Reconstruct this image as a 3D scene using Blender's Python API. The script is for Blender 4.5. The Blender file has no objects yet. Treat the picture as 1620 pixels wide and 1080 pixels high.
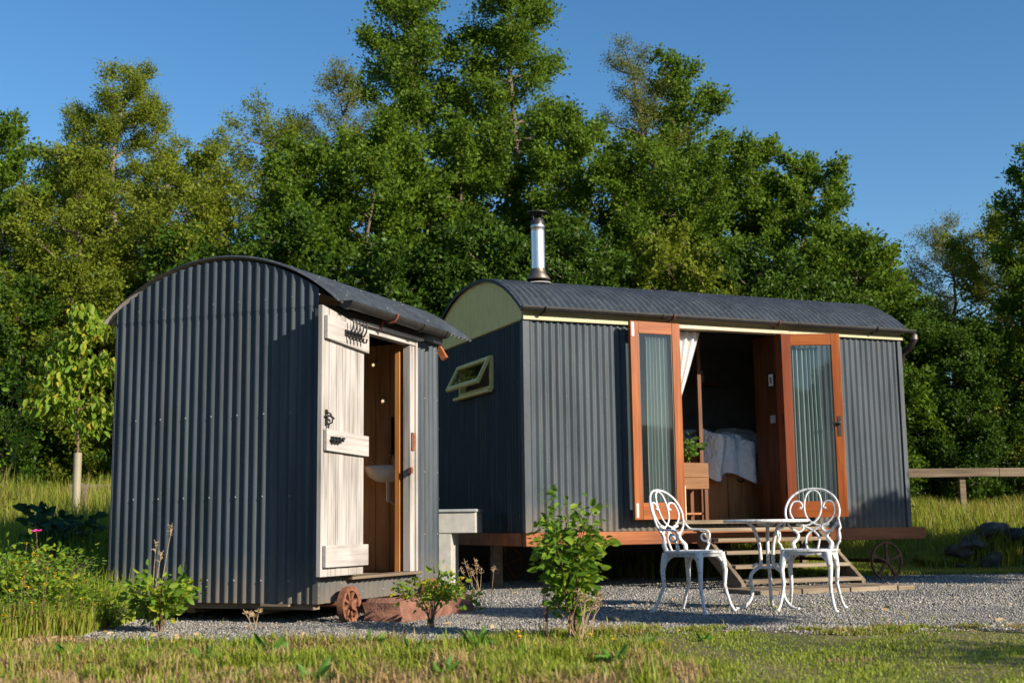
import bpy, math, random
import numpy as np
from mathutils import Vector, Matrix, Quaternion
R = math.radians
rng = np.random.default_rng(7); random.seed(7)
scene = bpy.context.scene
COL = scene.collection

# ------------------------------------------------------------------ camera frame (real camera position, metres)
F_PX, PITCH, ROLL, HC = 1968.18, .1469, -.0132, .6569
def at(px, py, Y):
    """point seen at pixel (1620x1080) at depth Y"""
    dx, dy = px-810, py-540
    cr, sr = math.cos(ROLL), math.sin(ROLL)
    X = cr*dx+sr*dy; V = -sr*dx+cr*dy
    c, s = math.cos(PITCH), math.sin(PITCH)
    d = (X, c*F_PX+s*V, s*F_PX-c*V)
    t = Y/d[1]
    return Vector((d[0]*t, Y, HC+d[2]*t))

# ------------------------------------------------------------------ object helpers
def tag(o, label=None, cat=None, group=None, kind=None):
    if label: o['label'] = label
    if cat: o['category'] = cat
    if group: o['group'] = group
    if kind: o['kind'] = kind
    return o
def empty(name, loc, rz=0, label=None, cat=None, group=None):
    o = bpy.data.objects.new(name, None); COL.objects.link(o)
    o.location = loc; o.rotation_euler = (0, 0, rz); o.empty_display_size = .1
    return tag(o, label, cat, group)
def copy_tree(o, parent=None):
    c = o.copy(); COL.objects.link(c)
    if parent: c.parent = parent
    for ch in [x for x in COL.objects if x.parent == o]: copy_tree(ch, c)
    return c

class MB:
    def __init__(s): s.V=[]; s.F=[]; s.M=[]; s.S=[]
    def add(s, V, F, mat=0, smooth=False):
        b=len(s.V); s.V.extend([tuple(v) for v in V])
        for f in F: s.F.append([i+b for i in f]); s.M.append(mat); s.S.append(smooth)
    def box(s, x0,x1,y0,y1,z0,z1, mat=0):
        V=[(x,y,z) for z in (z0,z1) for y in (y0,y1) for x in (x0,x1)]
        s.add(V, [(0,2,3,1),(4,5,7,6),(0,1,5,4),(1,3,7,5),(3,2,6,7),(2,0,4,6)], mat)
    def obox(s, c, size, rot=None, mat=0):
        rot = rot or Matrix.Identity(3); c=Vector(c); hx,hy,hz=[k/2 for k in size]
        V=[c+rot@Vector((x,y,z)) for z in (-hz,hz) for y in (-hy,hy) for x in (-hx,hx)]
        s.add(V, [(0,2,3,1),(4,5,7,6),(0,1,5,4),(1,3,7,5),(3,2,6,7),(2,0,4,6)], mat)
    def bar(s, a, b, w, h, mat=0, up=(0,0,1)):
        a,b=Vector(a),Vector(b); d=(b-a); L=d.length; d.normalize()
        x=d.cross(Vector(up)); x.normalize(); z=x.cross(d)
        rot=Matrix((x,d,z)).transposed(); s.obox((a+b)/2,(w,L,h),rot,mat)
    def tube(s, pts, r, n=8, mat=0, closed=False, smooth=True, flat=1.0):
        P=[Vector(p) for p in pts]; m=len(P)
        rs=[r]*m if not hasattr(r,'__len__') else list(r)
        T=[]
        for i in range(m):
            if closed: t=P[(i+1)%m]-P[i-1]
            else: t=P[min(i+1,m-1)]-P[max(i-1,0)]
            T.append(t.normalized() if t.length>1e-9 else Vector((0,0,1)))
        u=T[0].orthogonal().normalized(); V=[]
        for i in range(m):
            if i:
                q=T[i-1].rotation_difference(T[i]); u=q@u
                u=(u-T[i]*u.dot(T[i])).normalized()
            v=T[i].cross(u)
            for k in range(n):
                a=2*math.pi*k/n
                V.append(P[i]+(u*math.cos(a)+v*math.sin(a)*flat)*rs[i])
        Fc=[]
        for i in range(m if closed else m-1):
            j=(i+1)%m
            for k in range(n):
                k2=(k+1)%n; Fc.append((i*n+k,i*n+k2,j*n+k2,j*n+k))
        if not closed: Fc.append(tuple(range(n-1,-1,-1))); Fc.append(tuple((m-1)*n+k for k in range(n)))
        s.add(V,Fc,mat,smooth)
    def lathe(s, prof, n=24, c=(0,0,0), rot=None, mat=0, smooth=True, caps=True):
        rot=rot or Matrix.Identity(3); c=Vector(c); V=[]; Fc=[]
        for r,z in prof:
            for k in range(n):
                a=2*math.pi*k/n; V.append(c+rot@Vector((r*math.cos(a),r*math.sin(a),z)))
        for i in range(len(prof)-1):
            for k in range(n):
                k2=(k+1)%n; Fc.append((i*n+k,i*n+k2,(i+1)*n+k2,(i+1)*n+k))
        if caps and prof[0][0]>1e-4: Fc.append(tuple(range(n-1,-1,-1)))
        if caps and prof[-1][0]>1e-4: Fc.append(tuple((len(prof)-1)*n+k for k in range(n)))
        s.add(V,Fc,mat,smooth)
    def grid(s, fn, us, vs, mat=0, smooth=True, flip=False):
        nu,nv=len(us),len(vs); V=[fn(u,v) for u in us for v in vs]; Fc=[]
        for i in range(nu-1):
            for j in range(nv-1):
                q=(i*nv+j,(i+1)*nv+j,(i+1)*nv+j+1,i*nv+j+1)
                Fc.append(q[::-1] if flip else q)
        s.add(V,Fc,mat,smooth)
    def dome(s, c, r, nrm, mat=0):
        nrm=Vector(nrm).normalized(); q=nrm.to_track_quat('Z','Y').to_matrix()
        s.lathe([(r,0),(r*.75,r*.5),(.0001,r*.75)],6,c,q,mat)
    def build(s, name, mats, parent=None, bevel=0, solid=0, loc=None, rz=None):
        me=bpy.data.meshes.new(name); me.from_pydata(s.V,[],s.F)
        for m in (mats if isinstance(mats,(list,tuple)) else [mats]): me.materials.append(m)
        me.polygons.foreach_set('material_index', s.M); me.polygons.foreach_set('use_smooth', s.S)
        me.update()
        if any(s.S): me.set_sharp_from_angle(angle=R(64))
        o=bpy.data.objects.new(name,me); COL.objects.link(o)
        if parent: o.parent=parent
        if loc is not None: o.location=loc
        if rz is not None: o.rotation_euler=(0,0,rz)
        if solid:
            m=o.modifiers.new('Solid','SOLIDIFY'); m.thickness=solid; m.offset=0; m.use_rim=False
        if bevel:
            m=o.modifiers.new('Bevel','BEVEL'); m.width=bevel; m.segments=2; m.limit_method='ANGLE'
        return o

def np_mesh(name, V, F, mat, attr=None, parent=None, smooth=False):
    """V (n,3), F (m,k) k constant"""
    me=bpy.data.meshes.new(name); n=len(V); m,k=F.shape
    me.vertices.add(n); me.vertices.foreach_set('co',np.ascontiguousarray(V,dtype=np.float32).ravel())
    me.loops.add(m*k); me.loops.foreach_set('vertex_index',np.ascontiguousarray(F,dtype=np.int32).ravel())
    me.polygons.add(m); me.polygons.foreach_set('loop_start',np.arange(0,m*k,k,dtype=np.int32))
    me.polygons.foreach_set('loop_total',np.full(m,k,dtype=np.int32))
    if smooth: me.polygons.foreach_set('use_smooth',np.ones(m,dtype=bool))
    me.update(calc_edges=True)
    if attr is not None:
        a=me.attributes.new('v','FLOAT','POINT'); a.data.foreach_set('value',attr.astype(np.float32))
    me.materials.append(mat)
    o=bpy.data.objects.new(name,me); COL.objects.link(o)
    if parent: o.parent=parent
    return o

# ------------------------------------------------------------------ materials
class NT:
    def __init__(s,name):
        s.m=bpy.data.materials.new(name); s.m.use_nodes=True; s.t=s.m.node_tree; s.t.nodes.clear()
        s.out=s.n('ShaderNodeOutputMaterial')
    def n(s,typ,**kw):
        x=s.t.nodes.new(typ)
        for k,v in kw.items(): setattr(x,k,v)
        return x
    def l(s,a,b): s.t.links.new(a,b)
    def noise(s,scale,detail=4,vec=None,rough=.55):
        x=s.n('ShaderNodeTexNoise'); x.inputs['Scale'].default_value=scale; x.inputs['Detail'].default_value=detail; x.inputs['Roughness'].default_value=rough
        if vec: s.l(vec,x.inputs['Vector'])
        return x
    def ramp(s,fac,stops):
        x=s.n('ShaderNodeValToRGB'); e=x.color_ramp.elements
        while len(e)<len(stops): e.new(.5)
        for el,(p,c) in zip(e,stops): el.position=p; el.color=(*c,1) if len(c)==3 else c
        s.l(fac,x.inputs['Fac']); return x
    def coords(s,scale=(1,1,1),rot=(0,0,0)):
        tc=s.n('ShaderNodeTexCoord'); mp=s.n('ShaderNodeMapping'); mp.inputs['Scale'].default_value=scale; mp.inputs['Rotation'].default_value=rot
        s.l(tc.outputs['Object'],mp.inputs['Vector']); return mp.outputs['Vector']
    def mix(s,fac,a,b,mode='MIX'):
        x=s.n('ShaderNodeMix',data_type='RGBA',blend_type=mode)
        for k,v in ((0,fac),(6,a),(7,b)):
            if hasattr(v,'is_linked') or hasattr(v,'links'): s.l(v,x.inputs[k])
            elif k==0: x.inputs[0].default_value=v
            else: x.inputs[k].default_value=(*v,1)
        return x.outputs[2]
    def bsdf(s,color,rough=.6,metal=0,bump=None,bstr=.3,bdist=.01,spec=.5):
        b=s.n('ShaderNodeBsdfPrincipled'); b.inputs['Metallic'].default_value=metal
        b.inputs['Specular IOR Level'].default_value=spec
        if hasattr(color,'links'): s.l(color,b.inputs['Base Color'])
        else: b.inputs['Base Color'].default_value=(*color,1)
        if hasattr(rough,'links'): s.l(rough,b.inputs['Roughness'])
        else: b.inputs['Roughness'].default_value=rough
        if bump is not None:
            x=s.n('ShaderNodeBump'); x.inputs['Strength'].default_value=bstr; x.inputs['Distance'].default_value=bdist
            s.l(bump,x.inputs['Height']); s.l(x.outputs[0],b.inputs['Normal'])
        s.l(b.outputs[0],s.out.inputs['Surface']); return b

def m_plain(name,c,rough=.6,metal=0,var=.15,scale=8,bstr=.1,spec=.5):
    t=NT(name); nz=t.noise(scale,5,t.coords())
    a=tuple(k*(1-var) for k in c); b=tuple(min(1,k*(1+var)) for k in c)
    t.bsdf(t.ramp(nz.outputs['Fac'],[(.3,a),(.7,b)]).outputs[0],rough,metal,nz.outputs['Fac'],bstr,.004,spec); return t.m
def m_wood(name,dark,mid,light,axis='z',rough=.6,fine=60,along=2.5,bstr=.3,dirt=None,spec=.22):
    t=NT(name); sc={'x':(along,fine,fine),'y':(fine,along,fine),'z':(fine,fine,along)}[axis]
    g=t.noise(1,6,t.coords(sc),.65); sc2={'x':(1,7,7),'y':(7,1,7),'z':(7,7,1)}[axis]
    w=t.noise(1.3,3,t.coords(sc2)); 
    mx=t.n('ShaderNodeMath',operation='ADD'); t.l(g.outputs['Fac'],mx.inputs[0]); t.l(w.outputs['Fac'],mx.inputs[1])
    hf=t.n('ShaderNodeMath',operation='MULTIPLY'); t.l(mx.outputs[0],hf.inputs[0]); hf.inputs[1].default_value=.5
    col=t.ramp(hf.outputs[0],[(.33,dark),(.5,mid),(.66,light)]).outputs[0]
    if dirt:
        d=t.noise(2.2,6,t.coords((1,1,.6))); col=t.mix(t.ramp(d.outputs['Fac'],[(.55,(0,0,0)),(.75,(.7,.7,.7))]).outputs[0],col,dirt)
    t.bsdf(col,rough,0,g.outputs['Fac'],bstr,.003,spec); return t.m
def m_leaf(name,stops,trans=.35,gloss=.25,rough=.45):
    t=NT(name); a=t.n('ShaderNodeAttribute',attribute_name='v')
    col=t.ramp(a.outputs['Fac'],stops).outputs[0]
    b=t.n('ShaderNodeBsdfPrincipled'); t.l(col,b.inputs['Base Color']); b.inputs['Roughness'].default_value=rough; b.inputs['Specular IOR Level'].default_value=gloss
    tr=t.n('ShaderNodeBsdfTranslucent'); h=t.n('ShaderNodeHueSaturation'); h.inputs['Value'].default_value=1.35; h.inputs['Hue'].default_value=.485
    t.l(col,h.inputs['Color']); t.l(h.outputs[0],tr.inputs['Color'])
    mx=t.n('ShaderNodeMixShader'); mx.inputs[0].default_value=trans; t.l(b.outputs[0],mx.inputs[1]); t.l(tr.outputs[0],mx.inputs[2]); t.l(mx.outputs[0],t.out.inputs['Surface']); return t.m

def m_tin(name,c,rough=.42,foot=None):
    t=NT(name); v=t.coords((1,1,1)); big=t.noise(1.6,5,t.coords((3,3,.5))); fine=t.noise(140,2,v); st=t.noise(1,5,t.coords((26,26,.8)))
    a=tuple(k*.74 for k in c); b=tuple(k*1.3 for k in c)
    col=t.ramp(big.outputs['Fac'],[(.3,a),(.7,b)]).outputs[0]
    col=t.mix(t.ramp(st.outputs['Fac'],[(.52,(0,0,0)),(.75,(.4,.4,.4))]).outputs[0],col,(.14,.135,.125))
    col=t.mix(t.ramp(fine.outputs['Fac'],[(.62,(0,0,0)),(.72,(.35,.35,.35))]).outputs[0],col,(.17,.17,.165))
    if foot is not None:   # dried mud splash along the foot of the sheets
        sx=t.n('ShaderNodeSeparateXYZ'); t.l(v,sx.inputs[0]); nz=t.noise(9,5,t.coords((1,1,.6)),.7)
        ad=t.n('ShaderNodeMath',operation='MULTIPLY_ADD'); t.l(nz.outputs['Fac'],ad.inputs[0]); ad.inputs[1].default_value=-.55; t.l(sx.outputs['Z'],ad.inputs[2])
        mr=t.n('ShaderNodeMapRange'); mr.inputs['From Min'].default_value=foot-.28; mr.inputs['From Max'].default_value=foot+.06; mr.inputs['To Min'].default_value=.75; mr.inputs['To Max'].default_value=0; t.l(ad.outputs[0],mr.inputs['Value'])
        col=t.mix(mr.outputs[0],col,(.15,.125,.095))
    rr=t.ramp(big.outputs['Fac'],[(.2,(rough-.08,)*3),(.8,(rough+.14,)*3)]).outputs[0]
    dn=t.noise(3.2,3,t.coords((1,1,.7))); mx=t.n('ShaderNodeMath',operation='MULTIPLY_ADD'); t.l(fine.outputs['Fac'],mx.inputs[0]); mx.inputs[1].default_value=.05; t.l(dn.outputs['Fac'],mx.inputs[2])
    t.bsdf(col,rr,0,mx.outputs[0],.35,.02,.2); return t.m
M={}
M['tin']=m_tin('painted_tin',(.060,.072,.080),.44)
M['tin_hut']=m_tin('painted_tin_small',(.049,.062,.073),.44,.143)
M['tin_big']=m_tin('painted_tin_large',(.051,.064,.075),.44,.587)
M['tin_shaded']=m_tin('painted_tin_end_shaded',(.018,.025,.029),.6)  # darker copy of the tin paint; the end wall's shade is in the colour
M['roof']=m_tin('roof_tin',(.037,.046,.057),.52)
M['screw']=m_plain('zinc_screw',(.22,.22,.21),.5,.3)
M['roofscrew']=m_plain('roof_screw',(.10,.105,.11),.6)
M['zinc']=m_plain('zinc_edge',(.42,.40,.37),.5,.2)
M['gutter']=m_plain('cast_iron_gutter',(.022,.02,.018),.45,0,.4,14)
M['rustbracket']=m_plain('rust_bracket',(.16,.045,.025),.8,0,.3,40)
M['rust']=m_plain('rusty_iron',(.185,.072,.036),.85,0,.45,35,.4)
M['iron']=m_plain('black_iron',(.012,.012,.012),.5)
M['bleached']=m_wood('bleached_door_wood',(.13,.112,.098),(.345,.318,.295),(.47,.44,.41),'z',.85,60,1.3,.5,(.17,.14,.115))
M['bleached_y']=m_wood('bleached_ledge_wood',(.2,.175,.155),(.38,.35,.325),(.48,.45,.42),'y',.85,60,1.5,.45,(.2,.17,.145))
M['inner_orange']=m_wood('larch_frame',(.30,.10,.022),(.46,.18,.045),(.55,.25,.08),'z',.5,50,2)
M['plank']=m_wood('inside_planks',(.22,.11,.05),(.42,.24,.115),(.54,.34,.18),'z',.6,40,2)
M['varnish']=m_wood('varnished_hardwood',(.16,.036,.007),(.255,.072,.017),(.36,.115,.03),'z',.34,38,1.1,.2,(.17,.04,.014))
M['varnish_x']=m_wood('varnished_hardwood_rail',(.16,.036,.007),(.265,.076,.018),(.37,.12,.032),'x',.34,38,1.1,.2,(.17,.04,.014))
M['varnish_dim']=m_wood('dim_lit_hardwood',(.13,.034,.014),(.19,.052,.021),(.24,.07,.028),'z',.35,45,1.5,.12)  # darker varnish copy: the hinge stile's weaker light is put into the colour
M['varnish_red']=m_wood('reddish_jamb',(.16,.04,.016),(.25,.065,.025),(.32,.09,.035),'z',.4,45,1.5,.12)
M['beam']=m_wood('chassis_timber',(.14,.045,.017),(.28,.095,.035),(.40,.15,.062),'x',.7,30,1.0,.4,(.13,.058,.034))
M['step']=m_wood('weathered_larch',(.10,.07,.045),(.215,.165,.11),(.31,.25,.175),'x',.8,45,1.6,.35)
M['step_y']=m_wood('weathered_stringer',(.085,.062,.042),(.165,.125,.085),(.24,.19,.13),'y',.8,45,1.6,.35)
M['pale_x']=m_wood('pale_head_trim',(.42,.31,.2),(.58,.47,.33),(.68,.58,.44),'x',.7,40,1.5)
M['fencewood']=m_wood('old_fence_wood',(.075,.055,.036),(.17,.125,.085),(.25,.2,.14),'x',.85,35,1.5,.4)
M['partition']=m_wood('dark_brown_partition',(.045,.016,.006),(.105,.038,.013),(.16,.065,.025),'z',.5,40,2)  # brown wood, darker than the bed pine
M['bedwood']=m_wood('bed_pine',(.20,.075,.025),(.34,.14,.05),(.43,.2,.08),'z',.5,40,2)
M['cabinet']=m_wood('bedside_pine',(.12,.05,.017),(.19,.085,.03),(.25,.125,.05),'x',.5,40,2)
M['cream']=m_plain('cream_paint',(.74,.55,.19),.55,0,.08)
M['liner']=m_plain('dark_lining_paint',(.20,.20,.185),.7)
M['linen']=m_plain('white_linen',(.72,.72,.74),.85,0,.04,20)
def m_linen():
    t=NT('rumpled_linen'); a=t.noise(5,4,t.coords((1,1,1)),.5); b=t.noise(17,4,t.coords((1,1.6,.8)),.55)
    mx=t.n('ShaderNodeMath',operation='MULTIPLY_ADD'); t.l(b.outputs['Fac'],mx.inputs[0]); mx.inputs[1].default_value=.35; t.l(a.outputs['Fac'],mx.inputs[2])
    t.bsdf((.80,.785,.75),.85,0,mx.outputs[0],.9,.12,.1); return t.m
M['linen']=m_linen()
M['bluelinen']=m_plain('pale_blue_linen',(.42,.48,.62),.85,0,.06,20)
M['net']=m_plain('net_curtain_cloth',(.46,.47,.45),.9,0,.05,30)
M['curtain']=m_plain('calico_curtain',(.72,.70,.66),.85,0,.05,30)
M['ceramic']=m_plain('white_ceramic',(.75,.76,.78),.15,0,.02)
M['mirror']=m_plain('dark_mirror',(.02,.02,.022),.1)
M['concrete']=m_plain('grey_render',(.40,.385,.345),.85,0,.16,9,.3)
M['lidgrey']=m_plain('grey_lid',(.33,.34,.34),.5)
M['stone']=None
M['steel']=m_plain('stainless_steel',(.72,.73,.75),.42,1,.06,30,.03)
M['dullsteel']=m_plain('sooty_steel',(.16,.13,.11),.5,.8,.35,20)
M['bark']=m_plain('bark',(.12,.09,.065),.9,0,.4,18,.5)
M['palebark']=m_plain('pale_bark',(.17,.13,.10),.9,0,.4,14,.5)
M['stem']=m_plain('green_brown_stem',(.14,.085,.05),.8,0,.3,30)
M['dry']=m_plain('dry_stalk',(.36,.25,.14),.9,0,.25,30)
M['cream_trim']=m_plain('cream_trim_paint',(.40,.36,.2),.55,0,.08)
M['guard']=m_plain('tree_guard_plastic',(.27,.24,.16),.6,0,.1)
M['pebble']=None
def m_white_iron():
    t=NT('chipped_white_iron'); nz=t.noise(38,6,t.coords(),.7); n2=t.noise(9,4,t.coords())
    ad=t.n('ShaderNodeMath',operation='ADD'); t.l(nz.outputs['Fac'],ad.inputs[0]); t.l(n2.outputs['Fac'],ad.inputs[1])
    col=t.ramp(ad.outputs[0],[(.60,(.55,.55,.55)),(.63,(.60,.60,.59))]).outputs[0]
    col=t.mix(t.ramp(ad.outputs[0],[(.575,(0,0,0)),(.61,(1,1,1))]).outputs[0] if False else t.ramp(nz.outputs['Fac'],[(.55,(0,0,0)),(.63,(.8,.8,.8))]).outputs[0],col,(.15,.115,.09))
    t.bsdf(col,.4,0,nz.outputs['Fac'],.15,.002); return t.m
M['whiteiron']=m_white_iron()
def m_stone(name,a,b,c,scale=6):
    t=NT(name); n1=t.noise(scale,8,t.coords(),.65); n2=t.noise(scale*7,5,t.coords())
    col=t.ramp(n1.outputs['Fac'],[(.3,a),(.5,b),(.7,c)]).outputs[0]
    mx=t.n('ShaderNodeMath',operation='MULTIPLY_ADD'); t.l(n2.outputs['Fac'],mx.inputs[0]); mx.inputs[1].default_value=.4; t.l(n1.outputs['Fac'],mx.inputs[2])
    t.bsdf(col,.9,0,mx.outputs[0],.7,.03); return t.m
M['stone']=m_stone('red_sandstone',(.12,.052,.032),(.20,.09,.058),(.27,.135,.095),9)
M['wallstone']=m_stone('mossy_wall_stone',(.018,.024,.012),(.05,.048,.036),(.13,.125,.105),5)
def m_pebble():
    t=NT('grey_chippings'); a=t.n('ShaderNodeAttribute',attribute_name='v')
    t.bsdf(t.ramp(a.outputs['Fac'],[(0,(.082,.078,.07)),(.4,(.215,.203,.18)),(.75,(.325,.305,.268)),(.92,(.37,.32,.26)),(1,(.45,.43,.39))]).outputs[0],.8); return t.m
M['pebble']=m_pebble()
def m_gravel():
    t=NT('gravel_bed'); v=t.coords(); vo=t.n('ShaderNodeTexVoronoi'); vo.inputs['Scale'].default_value=85; t.l(v,vo.inputs['Vector'])
    n1=t.noise(1.2,5,v); 
    col=t.ramp(vo.outputs['Color'],[(.1,(.08,.08,.085)),(.5,(.2,.2,.2)),(.9,(.36,.345,.33))]).outputs[0]
    col=t.mix(t.ramp(n1.outputs['Fac'],[(.5,(0,0,0)),(.8,(.5,.5,.5))]).outputs[0],col,(.2,.165,.12))
    t.bsdf(col,.9,0,vo.outputs['Distance'],1,.02); return t.m
M['gravel']=m_gravel()
def m_soil():
    t=NT('grassy_soil'); v=t.coords(); n1=t.noise(.9,6,v); n2=t.noise(14,6,v,.7)
    c=t.ramp(n1.outputs['Fac'],[(.35,(.07,.085,.022)),(.5,(.17,.13,.06)),(.65,(.27,.195,.105))]).outputs[0]
    c=t.mix(t.ramp(n2.outputs['Fac'],[(.4,(0,0,0)),(.7,(.8,.8,.8))]).outputs[0],c,(.05,.055,.02))
    t.bsdf(c,.95,0,n2.outputs['Fac'],.8,.03); return t.m
M['soil']=m_soil()
M['hill']=m_plain('far_hill',(.035,.05,.02),.95,0,.4,.03)
def m_glass(name='window_glass'):
    t=NT(name); fr=t.n('ShaderNodeFresnel'); fr.inputs['IOR'].default_value=1.75
    g=t.n('ShaderNodeBsdfGlossy'); g.inputs['Roughness'].default_value=.02; tr=t.n('ShaderNodeBsdfTransparent'); tr.inputs['Color'].default_value=(.74,.80,.80,1)
    ge=t.n('ShaderNodeNewGeometry'); iv=t.n('ShaderNodeMath',operation='SUBTRACT'); iv.inputs[0].default_value=1; t.l(ge.outputs['Backfacing'],iv.inputs[1]); fm=t.n('ShaderNodeMath',operation='MULTIPLY'); t.l(fr.outputs[0],fm.inputs[0]); t.l(iv.outputs[0],fm.inputs[1])
    mx=t.n('ShaderNodeMixShader'); t.l(fm.outputs[0],mx.inputs[0]); t.l(tr.outputs[0],mx.inputs[1]); t.l(g.outputs[0],mx.inputs[2]); t.l(mx.outputs[0],t.out.inputs['Surface']); return t.m
M['glass']=m_glass()
def m_emit(name,c,s):
    t=NT(name); e=t.n('ShaderNodeEmission'); e.inputs['Color'].default_value=(*c,1); e.inputs['Strength'].default_value=s; t.l(e.outputs[0],t.out.inputs['Surface']); return t.m
M['lamp']=m_emit('lit_lamp',(1,.75,.4),.55)
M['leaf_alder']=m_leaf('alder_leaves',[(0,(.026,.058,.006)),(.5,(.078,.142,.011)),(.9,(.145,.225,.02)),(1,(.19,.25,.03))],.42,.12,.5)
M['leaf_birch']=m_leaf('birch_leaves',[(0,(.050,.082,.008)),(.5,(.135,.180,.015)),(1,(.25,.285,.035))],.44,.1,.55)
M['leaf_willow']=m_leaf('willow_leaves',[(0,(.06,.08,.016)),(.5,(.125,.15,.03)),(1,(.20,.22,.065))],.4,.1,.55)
M['leaf_shaded']=m_leaf('shaded_understorey_leaves',[(0,(.016,.038,.005)),(.5,(.040,.088,.008)),(1,(.095,.165,.016))],.35,.15,.45)  # darkened green: the shade under the trees is put into the leaf colour
M['leaf_dark']=m_leaf('dark_leaves',[(0,(.018,.055,.024)),(1,(.04,.11,.04))],.2,.3,.4)
M['leaf_lime']=m_leaf('lime_leaves',[(0,(.065,.14,.012)),(.5,(.14,.25,.022)),(.85,(.25,.31,.028)),(1,(.42,.31,.02))],.42,.2,.5)
M['leaf_rose']=m_leaf('rose_leaves',[(0,(.06,.15,.022)),(.6,(.12,.25,.03)),(.85,(.18,.29,.035)),(.95,(.45,.36,.02)),(1,(.45,.26,.04))],.42,.2,.5)
M['grass']=m_leaf('grass_blades',[(0,(.42,.29,.15)),(.3,(.36,.27,.085)),(.5,(.25,.25,.038)),(.75,(.18,.25,.022)),(1,(.30,.35,.035))],.36,.25,.5)
M['petal_y']=m_plain('yellow_petal',(.75,.50,.01),.5,0,.1)
M['petal_p']=m_plain('pink_petal',(.72,.05,.30),.5,0,.15)

# ------------------------------------------------------------------ light, sky, camera
az=math.atan2(.797,-.6035); EL=R(24)
S=Vector((math.sin(az)*math.cos(EL),math.cos(az)*math.cos(EL),math.sin(EL)))
w=bpy.data.worlds.new("World"); scene.world=w; w.use_nodes=True
nt=w.node_tree; nt.nodes.clear()
sky=nt.nodes.new('ShaderNodeTexSky'); sky.sky_type='NISHITA'; sky.sun_disc=False; sky.sun_elevation=EL; sky.sun_rotation=az
sky.air_density=1.0; sky.dust_density=.25; sky.ozone_density=2.2; sky.altitude=200
bg=nt.nodes.new('ShaderNodeBackground'); bg.inputs['Strength'].default_value=.075
ow=nt.nodes.new('ShaderNodeOutputWorld'); hs_=nt.nodes.new('ShaderNodeHueSaturation'); hs_.inputs['Saturation'].default_value=1.27; hs_.inputs['Value'].default_value=1.17; nt.links.new(sky.outputs[0],hs_.inputs['Color']); nt.links.new(hs_.outputs[0],bg.inputs[0]); nt.links.new(bg.outputs[0],ow.inputs[0])
sl=bpy.data.lights.new('sun','SUN'); sl.energy=5.0; sl.angle=R(.5); sl.color=(1,.89,.74)
so=bpy.data.objects.new('sun',sl); COL.objects.link(so); so.rotation_euler=S.to_track_quat('Z','Y').to_euler(); so.location=(20,-15,20)
cd=bpy.data.cameras.new('camera'); cam=bpy.data.objects.new('camera',cd); COL.objects.link(cam); scene.camera=cam
cd.sensor_width=36; cd.lens=F_PX*36/1620; cd.clip_end=5000; cd.clip_start=.05
cd.dof.use_dof=True; cd.dof.focus_distance=10.6; cd.dof.aperture_fstop=2.8
c,s=math.cos(PITCH),math.sin(PITCH)
fw=Vector((0,c,s)); up0=Vector((0,-s,c)); rt0=Vector((1,0,0))
# image x axis = cr*rt - sr*(down) ...
cr,sr=math.cos(ROLL),math.sin(ROLL)
rt=rt0*cr+(up0)*sr; up=up0*cr-rt0*sr
cam.matrix_world=Matrix(((rt.x,up.x,-fw.x,0),(rt.y,up.y,-fw.y,0),(rt.z,up.z,-fw.z,HC),(0,0,0,1)))
scene.view_settings.view_transform='Standard'; scene.view_settings.look='None'; scene.view_settings.exposure=.82; scene.view_settings.gamma=1
scene.cycles.use_denoising=True
scene.cycles.max_bounces=5; scene.cycles.diffuse_bounces=2; scene.cycles.transparent_max_bounces=8; scene.cycles.glossy_bounces=3; scene.cycles.transmission_bounces=4
scene.render.film_transparent=False

# ------------------------------------------------------------------ terrain
def sm(t): t=np.clip(t,0,1); return t*t*(3-2*t)
def gz(x,y):
    x=np.asarray(x,float); y=np.asarray(y,float)
    back=.72*sm((y-15.4)/4.2)
    left=.85*sm((y-9.2)/8)*sm((-2.9-x)/1.4)
    z=np.maximum(back,left)
    near=sm((y-2)/3)
    u=.018*np.sin(x*2.3+.7*y)*np.sin(y*1.9-x*.6)
    off=sm(np.maximum(np.maximum((7.4-y)/1.2,(y-15.6)/1.5),(-3.1-x)/1.0))
    lip=-.03*sm((7.7-y)/1.0)
    return z+u*off*.6+lip
def axis(segs):
    out=[]
    for a,b,n in segs: out+=list(np.linspace(a,b,n,endpoint=False))
    return np.array(out+[segs[-1][1]])
xs=axis([(-900,-60,8),(-60,-12,10),(-12,12,97),(12,60,10),(60,900,8)])
ys=axis([(-900,-60,8),(-60,0,10),(0,24,97),(24,80,12),(80,900,8)])
mb=MB(); mb.grid(lambda x,y:(x,y,float(gz(x,y))),list(xs),list(ys),0,True)
g=mb.build('ground',M['soil']); tag(g,'grassy ground rising gently to a bank behind the huts',None,None,'structure')
# gravel yard: sheet lying on the ground
mb=MB()
def gravel_edge(x): return 7.38+.42*float(sm((x+.3)/1.3))+.10*math.sin(x*1.9)+.07*math.sin(x*5.1+1)
gx=list(np.linspace(-3.15,9,100)); gv=list(np.linspace(0,1,60))
def gfn(x,v):
    y0=gravel_edge(x); y1=15.35+.12*math.sin(x*1.3)
    if x<-2.2: y0+= (-2.2-x)*1.3
    y=y0+(y1-y0)*v
    return (x,y,float(gz(x,y))+.006)
mb.grid(gfn,gx,gv,0,True)
o=mb.build('gravel_yard',M['gravel']); tag(o,'grey gravel yard around both huts',None,None,'structure')
# hills behind the viewer (seen reflected in the glass doors)
mb=MB()
def hill(a,v):
    r=160+v*420; x=math.sin(a)*r; y=math.cos(a)*r
    h=(26+9*math.sin(a*5+1)+5*math.sin(a*13)+2*math.sin(a*41))*sm(v*2.2)*1.5
    return (x,y,float(h)-2)
mb.grid(hill,list(np.linspace(R(75),R(285),160)),list(np.linspace(0,1,10)),0,True,flip=True)
o=mb.build('hills',M['hill']); tag(o,'dark wooded hills beyond the yard',None,None,'structure')

def ray_local(P,sun=S): pass
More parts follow.
